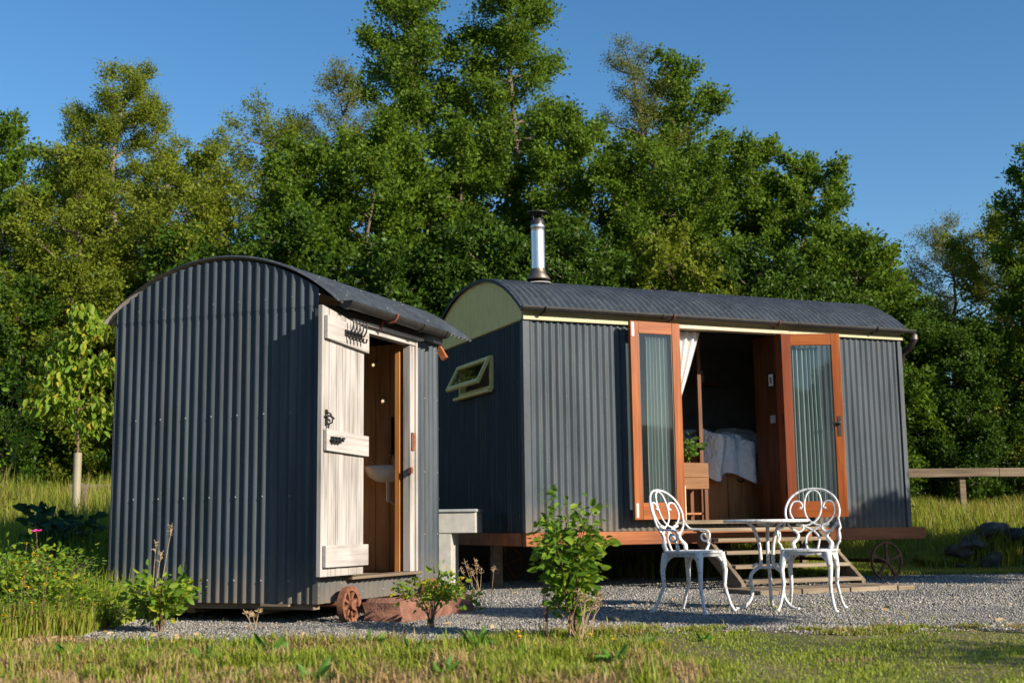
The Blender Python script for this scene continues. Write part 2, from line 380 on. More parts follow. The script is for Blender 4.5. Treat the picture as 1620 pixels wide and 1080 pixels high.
# ------------------------------------------------------------------ corrugated sheets
PITCH_T=.076; AMP=.0105
def corr_wall(mb, horiz, u0,u1, zlo, zhi, outward, mat=0, phase=0, rows=2, amp=AMP):
    """horiz(u)->(x,y) base line; outward 2D unit vector"""
    n=max(2,int(abs(u1-u0)/PITCH_T*8)); us=np.linspace(u0,u1,n+1)
    f=lambda v,u:v(u) if callable(v) else v
    def fn(u,t):
        d=amp*math.cos(2*math.pi*u/PITCH_T+phase); x,y=horiz(u)
        return (x+outward[0]*d,y+outward[1]*d,f(zlo,u)+(f(zhi,u)-f(zlo,u))*t)
    mb.grid(fn,list(us),list(np.linspace(0,1,rows)),mat,True)
def screws(mb,horiz,u0,u1,zs,outward,every=3,mat=1,amp=AMP,r=.0065):
    for z in zs:
        k=math.ceil(u0/PITCH_T)
        while k*PITCH_T<=u1-.01:
            if (k)%every==0:
                x,y=horiz(k*PITCH_T); zz=z(k*PITCH_T) if callable(z) else z
                mb.dome((x+outward[0]*amp,y+outward[1]*amp,zz),r,(outward[0],outward[1],0),mat)
            k+=1

# ================================================================== SMALL HUT
L0=Vector((-1.3614,8.7032,0)); TL=-.4036
hut=empty('washroom_hut',L0,TL,'small dark corrugated iron hut with an open bleached plank door','hut')
ZL=.143; WL=1.805; LL=1.8615
RC,AC,AZ,RR=-.885,1.025,2.635,1.526
def arch(x):   # underside of roof for local x
    dx=min(abs(x-RC),1.2); return AZ-(RR-math.sqrt(RR*RR-dx*dx))
# end walls
for (yy,outw,nm) in ((0,(0,-1),'end_wall'),(LL,(0,1),'end_wall')):
    mb=MB(); hz=lambda u,yy=yy:(-u,yy)
    corr_wall(mb,hz,0,WL,ZL,2.235,outw,0,rows=2)
    hz2=lambda u,yy=yy,o=outw:(-u,yy+o[1]*.004)
    corr_wall(mb,hz2,0,WL,2.222,lambda u:arch(-u)-.012,outw,0,rows=4)
    screws(mb,hz,0,WL,[.30,.885,1.47,2.3],outw)
    mb.build(nm,[M['tin_hut'],M['screw']],hut,solid=.0015)
# side wall with door opening (x=0), and plain far side
DY0,DY1=.42,1.30; DZ0,DZ1=.315,2.115
mb=MB(); hz=lambda u:(0,u)
corr_wall(mb,hz,0,LL,ZL,DZ0,(1,0)); corr_wall(mb,hz,0,DY0,DZ0,2.20,(1,0)); corr_wall(mb,hz,1.43,LL,DZ0,2.20,(1,0))
screws(mb,hz,0,LL,[.20,.27],(1,0),4); screws(mb,hz,1.43,LL,[.6,1.1,1.7,2.1],(1,0),3)
mb.build('side_wall',[M['tin_hut'],M['screw']],hut,solid=.0015)
mb=MB(); corr_wall(mb,lambda u:(-WL,u),0,LL,ZL,2.22,(-1,0)); mb.build('side_wall',M['tin_hut'],hut,solid=.0015)
# corner flashings
mb=MB(); mb.box(-.03,.012,-.013,-.010,ZL,2.2); mb.box(.010,.013,-.013,.03,ZL,2.2); mb.build('corner_strip',M['tin_hut'],hut)
# floor and lining
mb=MB(); mb.box(-1.77,-.015,.03,1.83,.255,.30); mb.build('floor',M['step'],hut)
mb=MB()
for k in range(13):   # rear inner planks
    x0=-1.78+k*.136; mb.box(x0,x0+.131,1.80,1.822,.30,2.20)
for k in range(13):
    y0=.03+k*.136; mb.box(-1.79,-1.77,y0,y0+.131,.30,2.18)
mb.build('plank_lining',M['plank'],hut,bevel=.003)
mb=MB(); mb.box(-1.77,-.02,.03,.04,.30,2.2); mb.box(-.05,-.02,.04,DY0-.02,.30,2.15); mb.box(-.05,-.02,1.46,1.8,.30,2.15)
mb.grid(lambda x,y:(x,y,arch(x)-.05),list(np.linspace(-1.78,-.02,16)),[.03,1.83],0,True,True); mb.build('dark_lining',M['liner'],hut)
# roof
mb=MB()
xsr=np.linspace(RC-1.04,RC+1.035,44); ysr=np.linspace(-.022,2.19,int(2.212/PITCH_T*8))
def rooffn(x,y):
    dx=x-RC; nz=math.sqrt(RR*RR-dx*dx)/RR; nx=dx/RR; d=.006+AMP+AMP*math.cos(2*math.pi*y/PITCH_T)
    return (x+nx*d,y,AZ-(RR-math.sqrt(RR*RR-dx*dx))+nz*d)
mb.grid(rooffn,list(xsr),list(ysr),0,True)
for y in (.2,.85,1.5):
    for x in np.linspace(RC-.9,RC+.95,9):
        k=round(y/PITCH_T)*PITCH_T; p=Vector(rooffn(x,k)); mb.dome(p,.008,(x-RC,0,1),1)
roof=mb.build('roof',[M['roof'],M['roofscrew'],M['zinc']],hut,solid=.0025); roof.modifiers[0].material_offset=2; roof.modifiers[0].material_offset_rim=0
mb=MB() # rear rafter foot
mb.bar((-.03,1.90,2.19),(.05,1.90,2.06),.04,.05); mb.build('rafter_foot',M['beam'],hut)
# gutter
def gutter(L,r=.052,mat=None,name='gutter',parent=None,a0=0,brackets=(),y0=0,make=None):
    pass
mb=MB()
def gut(mb,p0,p1,out,r=.05,th=.006,mat=0):
    p0,p1=Vector(p0),Vector(p1); out=Vector(out).normalized(); ang=np.linspace(math.pi,2*math.pi,13)
    prof=[(math.cos(a)*r,math.sin(a)*r) for a in ang]+[(math.cos(a)*(r-th),math.sin(a)*(r-th)) for a in ang[::-1]]
    V=[];n=len(prof)
    for P in (p0,p1):
        for a,b in prof: V.append(P+out*a+Vector((0,0,b)))
    Fc=[(k,(k+1)%n,n+(k+1)%n,n+k) for k in range(n)]+[tuple(range(n))[::-1],tuple(range(n,2*n))]
    mb.add(V,Fc,mat,False)
    for P in (p0,p1): # end caps
        Vc=[P+out*math.cos(a)*r+Vector((0,0,math.sin(a)*r)) for a in ang]; mb.add(Vc,[tuple(range(len(Vc)))],mat)
gut(mb,(.178,.055,2.252),(.178,1.66,2.240),(1,0,0))
for y in (.075,1.20,1.61): gut(mb,(.178,y-.02,2.250-.0075*y),(.178,y+.02,2.250-.0075*y),(1,0,0),.056)
gt=mb.build('gutter',M['gutter'],hut)
mb=MB()
for y in (.72,):
    mb.tube([(.02,y,2.17),(.09,y,2.15)]+[(.178+.06*math.cos(a),y,2.246+.06*math.sin(a)) for a in np.linspace(R(200),R(365),12)],.010,6)
mb.build('gutter_bracket',M['rustbracket'],gt)
mb=MB(); mb.box(.012,.05,.03,1.86,2.17,2.225); mb.build('eaves_board',M['gutter'],hut)
# door frame (casing): pale weathered timber + inner larch post
mb=MB(); mb.box(-.03,.035,1.30,1.375,DZ0,2.10); mb.box(-.02,.05,1.375,1.405,DZ0,2.14); mb.box(-.01,.03,1.405,1.435,DZ0,2.12)
mb.box(-.03,.035,DY0-.06,DY0,DZ0,2.10); fr=mb.build('door_frame',M['bleached'],hut,bevel=.003)
mb=MB(); mb.box(-.03,.045,DY0-.06,1.374,2.104,2.145); mb.box(.0,.085,DY0-.1,1.45,2.148,2.170); mb.build('door_head',M['bleached_y'],hut,bevel=.002)
mb=MB(); mb.box(-.05,.07,DY0-.06,1.44,.293,.315); mb.build('door_sill',M['step_y'],hut,bevel=.004)
mb=MB(); mb.box(-.105,-.06,1.30,1.405,.302,2.055); mb.build('inner_post',M['inner_orange'],hut,bevel=.003)
mb=MB(); mb.box(.036,.05,1.31,1.36,1.26,1.40); mb.build('strike_plate',M['rust'],fr,bevel=.002); mb=MB(); mb.obox((.045,1.29,1.10),(.03,.03,.05)); mb.build('bolt_keep',M['rust'],fr,bevel=.002)
# door, folded back flat beyond the corner
dr=MB()
ws=[.094,.1,.088,.098,.1,.095]; y=-.125; tops=lambda y:2.2-(y+.125)*.145
for k,wd in enumerate(ws):
    x0,x1=.066+.0015*(k%2),.101+.0015*(k%3)
    y1=y+wd-.003
    V=[(x0,y,.33),(x1,y,.33),(x0,y1,.33),(x1,y1,.33),(x0,y,tops(y)),(x1,y,tops(y)),(x0,y1,tops(y1)),(x1,y1,tops(y1))]
    dr.add(V,[(0,2,3,1),(4,5,7,6),(0,1,5,4),(1,3,7,5),(3,2,6,7),(2,0,4,6)]); y+=wd
door=dr.build('door',M['bleached'],hut,bevel=.003)
for z0,z1,sl in ((1.965,2.128,-.07),(1.185,1.332,-.03),(.392,.540,0)):
    mb=MB(); x0,x1=.1045,.132; ya,yb=-.105,.475
    V=[(x0,ya,z0),(x1,ya,z0),(x0,yb,z0+sl*.55),(x1,yb,z0+sl*.55),(x0,ya,z1),(x1,ya,z1),(x0,yb,z1+sl*.55),(x1,yb,z1+sl*.55)]
    mb.add(V,[(0,2,3,1),(4,5,7,6),(0,1,5,4),(1,3,7,5),(3,2,6,7),(2,0,4,6)]); mb.build('ledge',M['bleached_y'],door,bevel=.003)
mb=MB() # thumb latch
mb.box(.1045,.112,-.085,-.06,1.36,1.47); mb.tube([(.112,-.072,1.45),(.14,-.072,1.44),(.15,-.06,1.41),(.14,-.05,1.38),(.112,-.055,1.37)],.006,6)
mb.tube([(.115,-.1,1.425),(.135,-.07,1.425),(.135,-.02,1.41)],.008,6); mb.tube([(.11,-.07,1.35),(.125,-.075,1.34),(.13,-.07,1.37)],.005,6)
mb.build('latch',M['iron'],door)
mb=MB() # bolt
mb.box(.1325,.140,-.06,.05,1.235,1.285); mb.tube([(.15,-.075,1.26),(.15,.085,1.26)],.009,8); mb.tube([(.15,.05,1.26),(.175,.05,1.27)],.007,6); mb.lathe([(.001,0),(.013,.004),(.013,.016),(.001,.02)],10,(.172,.05,1.262))
for yy in (-.05,-.01,.03): mb.box(.140,.162,yy-.008,yy+.008,1.238,1.282)
mb.build('bolt',M['iron'],door)
mb=MB() # coat hooks
mb.box(.134,.141,.12,.36,2.012,2.055)
for k in range(5):
    yy=.145+k*.048
    mb.tube([(.14,yy,2.035),(.165,yy,2.03),(.185,yy,2.06),(.192,yy,2.10),(.185,yy,2.125)],[.007,.007,.006,.0055,.005],6)
    mb.tube([(.14,yy,2.02),(.165,yy,1.985),(.185,yy,1.985),(.192,yy,2.01)],.0065,6)
    mb.lathe([(.001,-.008),(.009,0),(.001,.008)],8,(.185,yy,2.128))
mb.build('coat_hooks',M['iron'],door)
# chassis + wheels
mb=MB(); mb.box(-1.74,-.06,.05,.13,.10,.141); mb.box(-1.74,-.06,1.72,1.8,.06,.141); mb.box(-1.2,-1.12,.13,1.72,.06,.141); mb.box(-.6,-.52,.13,1.72,.06,.141)
mb.box(-.45,-.22,-.02,.05,.125,.141); mb.box(-1.78,-1.55,-.02,.05,.12,.138); mb.build('chassis',M['step'],hut)
def iron_wheel(mb,c,r,rot,spokes=6,rimw=.04,thick=.012,hub=.03,spw=.02,rimt=.022):
    mb.lathe([(r-rimt,-rimw*.4),(r-.004,-rimw/2),(r,-rimw/2),(r,rimw/2),(r-.004,rimw/2),(r-rimt,rimw*.4),(r-rimt,-rimw*.4)],48,c,rot,caps=False,smooth=False)
    mb.lathe([(hub,-rimw*.8),(hub,rimw*.8),(hub*.5,rimw*.9),(.001,rimw*.9)],16,c,rot)
    for k in range(spokes):
        a=2*math.pi*k/spokes+.3; d=Vector((math.cos(a),math.sin(a),0)); t=Vector((-d.y,d.x,0))
        V=[]
        for rr,ww in ((hub*.8,spw*.5),(r*.5,spw*.42),(r-.015,spw*.75)):
            for sx,sz in ((-1,-1),(1,-1),(1,1),(-1,1)): V.append(Vector(c)+rot@(d*rr+t*ww*sx+Vector((0,0,thick*.5*sz))))
        Fc=[]
        for i in range(2):
            for q in range(4): Fc.append((i*4+q,i*4+(q+1)%4,(i+1)*4+(q+1)%4,(i+1)*4+q))
        mb.add(V,Fc,0,False)
rotX=Matrix(((0,0,1),(1,0,0),(0,1,0)))   # local z -> x
mb=MB(); iron_wheel(mb,(.10,.26,.125),.126,rotX,8,.05,.026,.034,.019,.03); 
wh=mb.build('wheel',M['rust'],hut)
mb=MB(); iron_wheel(mb,(.06,1.6,.125),.126,rotX,8,.05,.026,.034,.019,.03); mb.build('wheel',M['rust'],hut)
mb=MB(); iron_wheel(mb,(-1.9,.26,.125),.126,rotX,8,.05,.026,.034,.019,.03); mb.build('wheel',M['rust'],hut)
mb=MB(); mb.tube([(-1.88,.26,.125),(.08,.26,.125)],.018,8); mb.build('axle',M['rust'],hut)
mb=MB(); mb.box(-1.7,-.1,1.0,1.04,-.02,.14); mb.build('underfloor_board',M['iron'],hut)

def to_w(o0,rz,p): 
    c,s=math.cos(rz),math.sin(rz); return Vector((o0.x+c*p[0]-s*p[1],o0.y+s*p[0]+c*p[1],p[2]))
# things inside the small hut
b=empty('washbasin',to_w(L0,TL,(-.36,1.80,1.16)),TL,'white ceramic basin on the plank wall inside the small hut','washbasin')
mb=MB(); V=[]
prof=[(1,0),(1.02,-.012),(.96,-.04),(.8,-.09),(.5,-.125),(.25,-.135)]
inn=[(.93,-.004),(.8,-.05),(.4,-.09),(.05,-.095)]
rings=inn[::-1]+prof; n=24
for r_,z_ in rings:
    for k in range(n):
        a=2*math.pi*k/n; yy=-.16+.16*r_*math.sin(a)
        V.append((.20*r_*math.cos(a),yy,z_))
Fc=[(i*n+k,i*n+(k+1)%n,(i+1)*n+(k+1)%n,(i+1)*n+k) for i in range(len(rings)-1) for k in range(n)]+[tuple(range(n))[::-1],tuple((len(rings)-1)*n+k for k in range(n))]
mb.add(V,Fc,0,True); mb.build('bowl',M['ceramic'],b)
mb=MB(); mb.tube([(0,-.04,0),(0,-.04,.09),(0,-.08,.11),(0,-.12,.09)],.01,8); mb.build('tap',M['steel'],b)
mb=MB(); mb.tube([(0,-.14,-.13),(0,-.14,-.28),(0,-.03,-.3)],.02,8); mb.build('waste_pipe',M['ceramic'],b)
mb=MB(); mb.box(-.13,.13,-.02,0,0,.34); mb.box(-.12,.12,-.022,-.0201,.01,.33,1)
o=mb.build('mirror',[M['iron'],M['mirror']],None,loc=to_w(L0,TL,(-.27,1.798,1.24)),rz=TL); tag(o,'small dark framed mirror above the white basin','mirror')
for px,py in ((590,577),(605,634)):
    P=None
    for Yk in np.linspace(9.5,11.6,400):
        q=at(px,py,Yk)-L0; ly=-math.sin(TL)*q.x+math.cos(TL)*q.y
        if ly>1.775: P=q; break
    lx=math.cos(TL)*P.x+math.sin(TL)*P.y
    mb=MB(); mb.lathe([(.022,0),(.024,.012),(.017,.016)],16,(lx,1.798,P.z),Matrix(((1,0,0),(0,0,-1),(0,1,0))),0)
    mb.lathe([(.014,.0165),(.001,.02)],12,(lx,1.798,P.z),Matrix(((1,0,0),(0,0,-1),(0,1,0))),1)
    mb.build('spotlight',[M['steel'],M['lamp']],hut)

# sandstone doorstep
mb=MB(); nu,nv=40,9
def stonefn(u,v):
    pass
V=[];rs=random.Random(3)
sx0,sx1,sy0,sy1,sz=.16,.50,.33,1.44,.165
us=np.linspace(0,1,46); prof=[(0,-.03),(-.012,.3),(.0,.7),(.012,.96),(.06,1.0),(.5,1.01),(.94,1.0),(1,.96),(1.01,.5),(1,-.03)]
for u in us:
    for a,h in prof:
        y=sy0+(sy1-sy0)*u; x=sx1-(sx1-sx0)*a
        x+=.02*math.sin(u*19+h*6)*math.sin(u*47)+.012*math.sin(u*33+h*4)+.008*math.sin(u*71+h*9+a*3)+.02*math.sin(u*7); z=sz*h*(.94+.05*math.sin(u*9+a*2)-.12*u*u)+.004*math.sin(u*60+a*9)
        if u<.03 or u>.97: x=sx0+.1+(x-sx0-.1)*.85; z*=.85
        V.append((x,y,z))
n=len(prof); Fc=[(i*n+k,i*n+k+1,(i+1)*n+k+1,(i+1)*n+k) for i in range(len(us)-1) for k in range(n-1)]+[tuple(range(n))[::-1],tuple((len(us)-1)*n+k for k in range(n))]
mb.add(V,Fc,0,True); o=mb.build('stone_step',M['stone'],None,loc=L0,rz=TL); tag(o,'rough red sandstone slab laid as a doorstep below the bleached door','step')

# ================================================================== BIG HUT
B0=Vector((.1193,12.3963,0)); TB=.3971
big=empty('shepherd_hut',B0,TB,'large dark corrugated shepherd hut with chimney and open glazed doors','hut')
ZB=.587; ZT=2.722; LB=4.721; WB=2.66
GC,GA,GH,GZ=1.33,1.42,.52,3.315
def arch2(y):
    dx=min(abs(y-GC)/GA,1.0); return GZ-GH*dx**2.3
DX0,DX1=1.72,3.04
mb=MB(); hz=lambda u:(u,0)
corr_wall(mb,hz,.02,DX0-.05,ZB,ZT,(0,-1)); corr_wall(mb,hz,DX1+.05,LB-.02,ZB,ZT,(0,-1)); corr_wall(mb,hz,DX0-.05,DX1+.05,ZB,.672,(0,-1))
screws(mb,hz,.05,DX0-.1,[.66,1.28,1.95,2.62],(0,-1),3); screws(mb,hz,DX1+.1,LB-.05,[.66,1.28,1.95],(0,-1),3)
mb.build('front_wall',[M['tin_big'],M['screw']],big,solid=.0015)
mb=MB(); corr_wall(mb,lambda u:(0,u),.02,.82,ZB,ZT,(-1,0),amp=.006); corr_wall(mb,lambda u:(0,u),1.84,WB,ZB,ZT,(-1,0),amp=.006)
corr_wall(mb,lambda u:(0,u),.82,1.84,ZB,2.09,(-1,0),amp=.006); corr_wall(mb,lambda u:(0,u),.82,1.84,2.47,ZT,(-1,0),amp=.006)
screws(mb,lambda u:(0,u),.05,.3,[.75,2.1],(-1,0),2,amp=.006); mb.build('end_wall',[M['tin_shaded'],M['screw']],big,solid=.0015)
mb=MB(); corr_wall(mb,lambda u:(LB,u),.02,WB,ZB,lambda u:arch2(u)-.02,(1,0)); mb.build('end_wall',M['tin_big'],big,solid=.0015)
mb=MB(); corr_wall(mb,lambda u:(u,WB),.0,LB,ZB,ZT,(0,1)); mb.build('back_wall',M['tin_big'],big,solid=.0015)
mb=MB(); mb.box(-.013,.055,-.016,-.012,ZB,ZT); mb.box(-.016,-.012,-.016,.06,ZB,ZT); mb.build('corner_strip',M['tin_big'],big); mb=MB(); mb.box(LB-.045,LB+.012,-.016,-.012,ZB,ZT); mb.build('corner_strip',M['tin_big'],big)
mb=MB() # cream gable, tongue-and-groove
nb=22
for k in range(nb):
    y0=.0+WB*k/nb; y1=y0+WB/nb-.003
    V=[]; 
    for x in (-.022,-.004):
        for y in (y0,y1): V+= [(x,y,ZT-.005),(x,y,arch2(y)-.004)]
    mb.add(V,[(0,1,3,2),(4,6,7,5),(0,4,5,1),(2,3,7,6),(1,5,7,3),(0,2,6,4)])
mb.box(-.003,.01,.0,WB,ZT-.01,2.72,0)
mb.build('gable',M['cream'],big)
mb=MB(); mb.box(-.02,LB+.02,-.04,-.012,ZT-.012,ZT+.03); mb.box(-.01,LB+.01,-.012,-.0,ZT+.003,ZT+.085); mb.build('fascia',M['cream_trim'],big,bevel=.003)
# roof
mb=MB(); X0,X1=-.05,LB+.10
def roof2(x,y):
    d=.006+.007+.007*math.cos(2*math.pi*x/PITCH_T); e=.01; nz_=Vector((0,-(arch2(y+e)-arch2(y-e))/(2*e),1)).normalized()
    return (x,y+nz_.y*d,arch2(y)+nz_.z*d)
ysr=[GC+GA*.998*math.copysign(abs(t)**.8,t) for t in np.linspace(-1,1,40)]
mb.grid(lambda y,x:roof2(x,y),ysr,list(np.linspace(X0,X1,int((X1-X0)/PITCH_T*8))),0,True,True)
for y in (.08,.62,1.2):
    for k in range(0,64,4):
        p=roof2(k*PITCH_T,y); mb.dome(p,.008,(0,-.5 if y<.5 else -.2,1),1)
roof=mb.build('roof',[M['roof'],M['roofscrew']],big,solid=.0025)
mb=MB(); mb.grid(lambda y,t:(X0-.006,y,arch2(y)-.02+t*.036),ysr,[0,1],0,True); mb.build('roof_edge',M['roof'],roof,solid=.006)
mb=MB(); gut(mb,(-.07,-.105,2.835),(LB+.13,-.105,2.822),(0,-1,0),.047)
for x in (1.55,3.25): gut(mb,(x-.02,-.105,2.831),(x+.02,-.105,2.831),(0,-1,0),.053)
gt=mb.build('gutter',M['gutter'],big)
for x in (.18,1.66,2.98,4.3):
    mb=MB(); mb.tube([(x,-.02,2.77),(x,-.05,2.775)]+[(x,-.105-.054*math.cos(a),2.831+.054*math.sin(a)) for a in np.linspace(R(235),R(360),9)],.009,6); mb.build('gutter_bracket',M['rustbracket'] if x in (1.66,2.98) else M['iron'],gt)
mb=MB(); mb.tube([(LB+.11,-.12,2.78),(LB+.11,-.12,2.70),(LB+.10,-.05,2.62),(LB+.07,.05,2.56),(LB+.06,.1,2.3),(LB+.06,.1,.5)],.034,12); mb.build('downpipe',M['gutter'],gt)
mb=MB(); mb.tube([(LB+.11,-.12,2.76),(LB+.11,-.12,2.71)],.045,12); mb.build('pipe_collar',M['dullsteel'],gt)
# chimney
ch=(.52,.78); zc=arch2(.78)-.0; FH=-.07
mb=MB(); mb.lathe([(.074,.16),(.074,.3),(.074,.45),(.074,.6),(.074,.65),(.078,.652),(.078,.675),(.074,.677),(.074,.682)],40,(ch[0],ch[1],zc-.03)); fl=mb.build('flue',M['steel'],big)
mb=MB(); mb.lathe([(.13,.045),(.132,.05),(.085,.115),(.075,.15),(.075,.165)],28,(ch[0],ch[1],zc-.0)); mb.lathe([(.095,-.05),(.095,.03),(.085,.045)],28,(ch[0],ch[1],zc-.03)); mb.build('flashing_cone',M['dullsteel'],fl)
mb=MB()
mb.lathe([(.075,.682),(.076,.73),(.06,.745),(.06,.75)],24,(ch[0],ch[1],zc-.03))
for k in range(4):
    a=k*math.pi/2+.4; mb.tube([(ch[0]+.06*math.cos(a),ch[1]+.06*math.sin(a),zc+.70),(ch[0]+.075*math.cos(a),ch[1]+.075*math.sin(a),zc+.79)],.006,6)
mb.lathe([(.001,.815),(.10,.802),(.122,.792),(.122,.786),(.09,.792),(.001,.798)],28,(ch[0],ch[1],zc))
mb.build('chimney_cowl',M['gutter'],fl)
# chimney bracket lichen collar
mb=MB(); mb.lathe([(.12,-.005),(.145,.0),(.13,.014),(.10,.02)],24,(ch[0],ch[1]-.02,zc-.008)); mb.build('roof_collar',M['zinc'],fl)
# inside of big hut
mb=MB(); mb.box(.03,LB-.03,.03,WB-.03,.60,.648); mb.build('floor',M['step'],big)
mb=MB(); mb.box(.03,LB-.03,WB-.06,WB-.03,.65,2.9); mb.box(.03,.05,.05,WB-.06,.65,2.05); mb.box(.03,.05,.05,.8,2.05,2.7);mb.box(.03,.05,1.88,WB-.06,2.05,2.7); mb.grid(lambda y,t:(LB-.04,y,.65+(arch2(y)-.055-.65)*t),list(np.linspace(.0,WB,24)),[0,1],0,False); mb.grid(lambda y,t:(.04,y,2.70+(arch2(y)-.055-2.70)*t),list(np.linspace(.0,WB,24)),[0,1],0,False)
mb.box(.06,DX0-.06,.03,.05,.65,2.72); mb.box(DX1+.06,LB-.06,.03,.05,.65,2.72)
mb.grid(lambda x,y:(x,y,arch2(y)-.05),[.03,LB-.03],list(np.linspace(.0,WB,16)),0,True,True); mb.build('dark_lining',M['liner'],big)
mb=MB() # partition on the right of the doors
for k in range(4): mb.box(3.06,3.085,.05+.115*k,.05+.115*k+.112,.65,2.72)
mb.build('partition',M['partition'],big,bevel=.002)
mb=MB(); mb.box(2.42,2.465,.68,.74,.65,2.85); mb.build('wood_post',M['partition'],big)
# door frame
mb=MB(); mb.box(DX0-.06,DX0,-.06,.05,.69,2.70); mb.build('door_jamb',M['varnish_red'],big,bevel=.003); mb=MB(); mb.box(DX1,DX1+.06,-.06,.05,.69,2.70); jf=mb.build('door_jamb',M['varnish_red'],big,bevel=.003)
mb=MB(); mb.box(DX0-.1,DX1+.10,-.07,.05,2.702,2.737); mb.build('door_head',M['pale_x'],big,bevel=.003)
mb=MB(); mb.box(DX0-.1,DX1+.14,-.10,.06,.650,.690); mb.build('threshold',M['step'],big,bevel=.004)
# glazed door builder: local x 0..w from hinge to free edge, y=0 back, front face toward -y
def glazed_door(hinge,ang,wd,z0,z1,mirror,mats,handle=False,blind=True):
    d=empty('glazed_door',(hinge[0],hinge[1],0),ang); d.parent=big
    sg=-1 if mirror else 1; T=.044; st=.098; br=.20; tr=.125
    def bx(mb,a,b_,y0,y1,za,zb): mb.box(min(sg*a,sg*b_),max(sg*a,sg*b_),y0,y1,za,zb)
    for a in (0,wd-st):
        mb=MB(); bx(mb,a,a+st,-T,0,z0,z1); mb.build('stile',mats[0] if a else mats[2],d,bevel=.004)
    mb=MB(); bx(mb,st+.0005,wd-st-.0005,-T+.001,-.001,z0,z0+br-.03); mb.build('rail',mats[1],d,bevel=.003)
    mb=MB(); bx(mb,st+.0005,wd-st-.0005,-T+.001,-.001,z1-tr,z1); mb.build('rail',mats[1],d,bevel=.003)
    mb=MB(); za,zb=z0+br-.03,z1-tr
    bx(mb,st,st+.012,-T+.008,-T+.02,za,zb); bx(mb,wd-st-.012,wd-st,-T+.008,-T+.02,za,zb); mb.build('glazing_bead',M['gutter'],d)
    mb=MB(); bx(mb,st+.001,wd-st-.001,-T+.014,-T+.018,za,zb); mb.build('pane',M['glass'],d)
    mb=MB(); n=90
    def fn(u,t):
        x=st+.012+(wd-2*st-.04)*u*(.76+.015*math.sin(t*5)); return (sg*x,.036+.021*math.cos(u*2*math.pi*6.5+.9*math.sin(u*9)+.3*math.sin(t*4)),za-.05+(zb-.02-za+.05)*t)
    mb.grid(fn,list(np.linspace(0,1,n)),list(np.linspace(0,1,8)),0,True); mb.build('net_curtain',M['net'],d,solid=.001)
    for zz in (z0+.02,z1-.16) if not handle else ():
        mb=MB(); bx(mb,wd-.045,wd-.015,-T-.004,-T-.0005,zz,zz+.145); mb.build('door_bolt',M['zinc'],d)
    if handle:
        mb=MB(); hx=wd-.05; zz=1.70
        bx(mb,hx-.018,hx+.018,-T-.006,-T-.0005,zz-.13,zz+.085); 
        mb.lathe([(.022,0),(.02,.02),(.001,.024)],12,(sg*hx,-T-.006,zz+.01),Matrix(((1,0,0),(0,0,-1),(0,1,0))))
        mb.tube([(sg*hx,-T-.02,zz+.01),(sg*hx,-T-.05,zz+.01),(sg*(hx-.06),-T-.055,zz+.012),(sg*(hx-.11),-T-.05,zz)],.009,8)
        mb.build('door_handle',M['iron'],d)
    return d
gd1=glazed_door((DX0+.0,-.105),R(2),.60,.70,2.735,True,(M['varnish'],M['varnish_x'],M['varnish']))
gd2=glazed_door((DX1-.01,-.07),R(-23),.64,.705,2.69,False,(M['varnish'],M['varnish_x'],M['varnish_dim']),True)
# hinges
for z in (.95,1.7,2.5):
    mb=MB(); mb.tube([(DX1-.012,-.075,z),(DX1-.012,-.075,z+.12)],.012,8); mb.build('hinge',M['iron'],jf)
# vent window in end wall
wf=MB(); wy0,wy1,wz0,wz1=.84,1.82,2.10,2.46
wf.box(-.03,.04,wy0,wy0+.045,wz0,wz1); wf.box(-.03,.04,wy1-.045,wy1,wz0,wz1); wf.box(-.03,.04,wy0+.045,wy1-.045,wz1-.04,wz1); wf.box(-.03,.04,wy0+.045,wy1-.045,wz0,wz0+.04)
win=wf.build('window',M['cream'],big,bevel=.003)
mb=MB(); mb.box(-.085,-.03,wy0-.05,wy1+.05,wz0-.035,wz0-.005); mb.build('window_sill',M['cream'],win,bevel=.003)
sa=R(27); hy=.31
sash=MB(); 
def sp(y,t,n=0): # t down sash, n outward normal
    return (-.035-math.sin(sa)*t-math.cos(sa)*n, y, wz1-.02-math.cos(sa)*t+math.sin(sa)*n)
def sbox(mb,ya,yb,ta,tb,na,nb_):
    V=[sp(y,t,n) for n in (na,nb_) for t in (ta,tb) for y in (ya,yb)]
    mb.add(V,[(0,2,3,1),(4,5,7,6),(0,1,5,4),(1,3,7,5),(3,2,6,7),(2,0,4,6)])
a_,b_=wy0+.0,wy1-.0
sbox(sash,a_,a_+.045,0,hy,-.015,.02); sbox(sash,b_-.045,b_,0,hy,-.015,.02); sbox(sash,a_+.045,b_-.045,0,.04,-.014,.019); sbox(sash,a_+.045,b_-.045,hy-.05,hy,-.014,.019)
sh=sash.build('sash',M['cream'],win,bevel=.002)
mb=MB(); sbox(mb,a_+.045,b_-.045,.04,hy-.05,0,.004); mb.build('pane',M['glass'],sh)
mb=MB(); mb.tube([(-.03,1.3,2.16),(-.12,1.3,2.17),(-.17,1.3,2.19)],.008,6); mb.build('stay_bar',M['iron'],win)
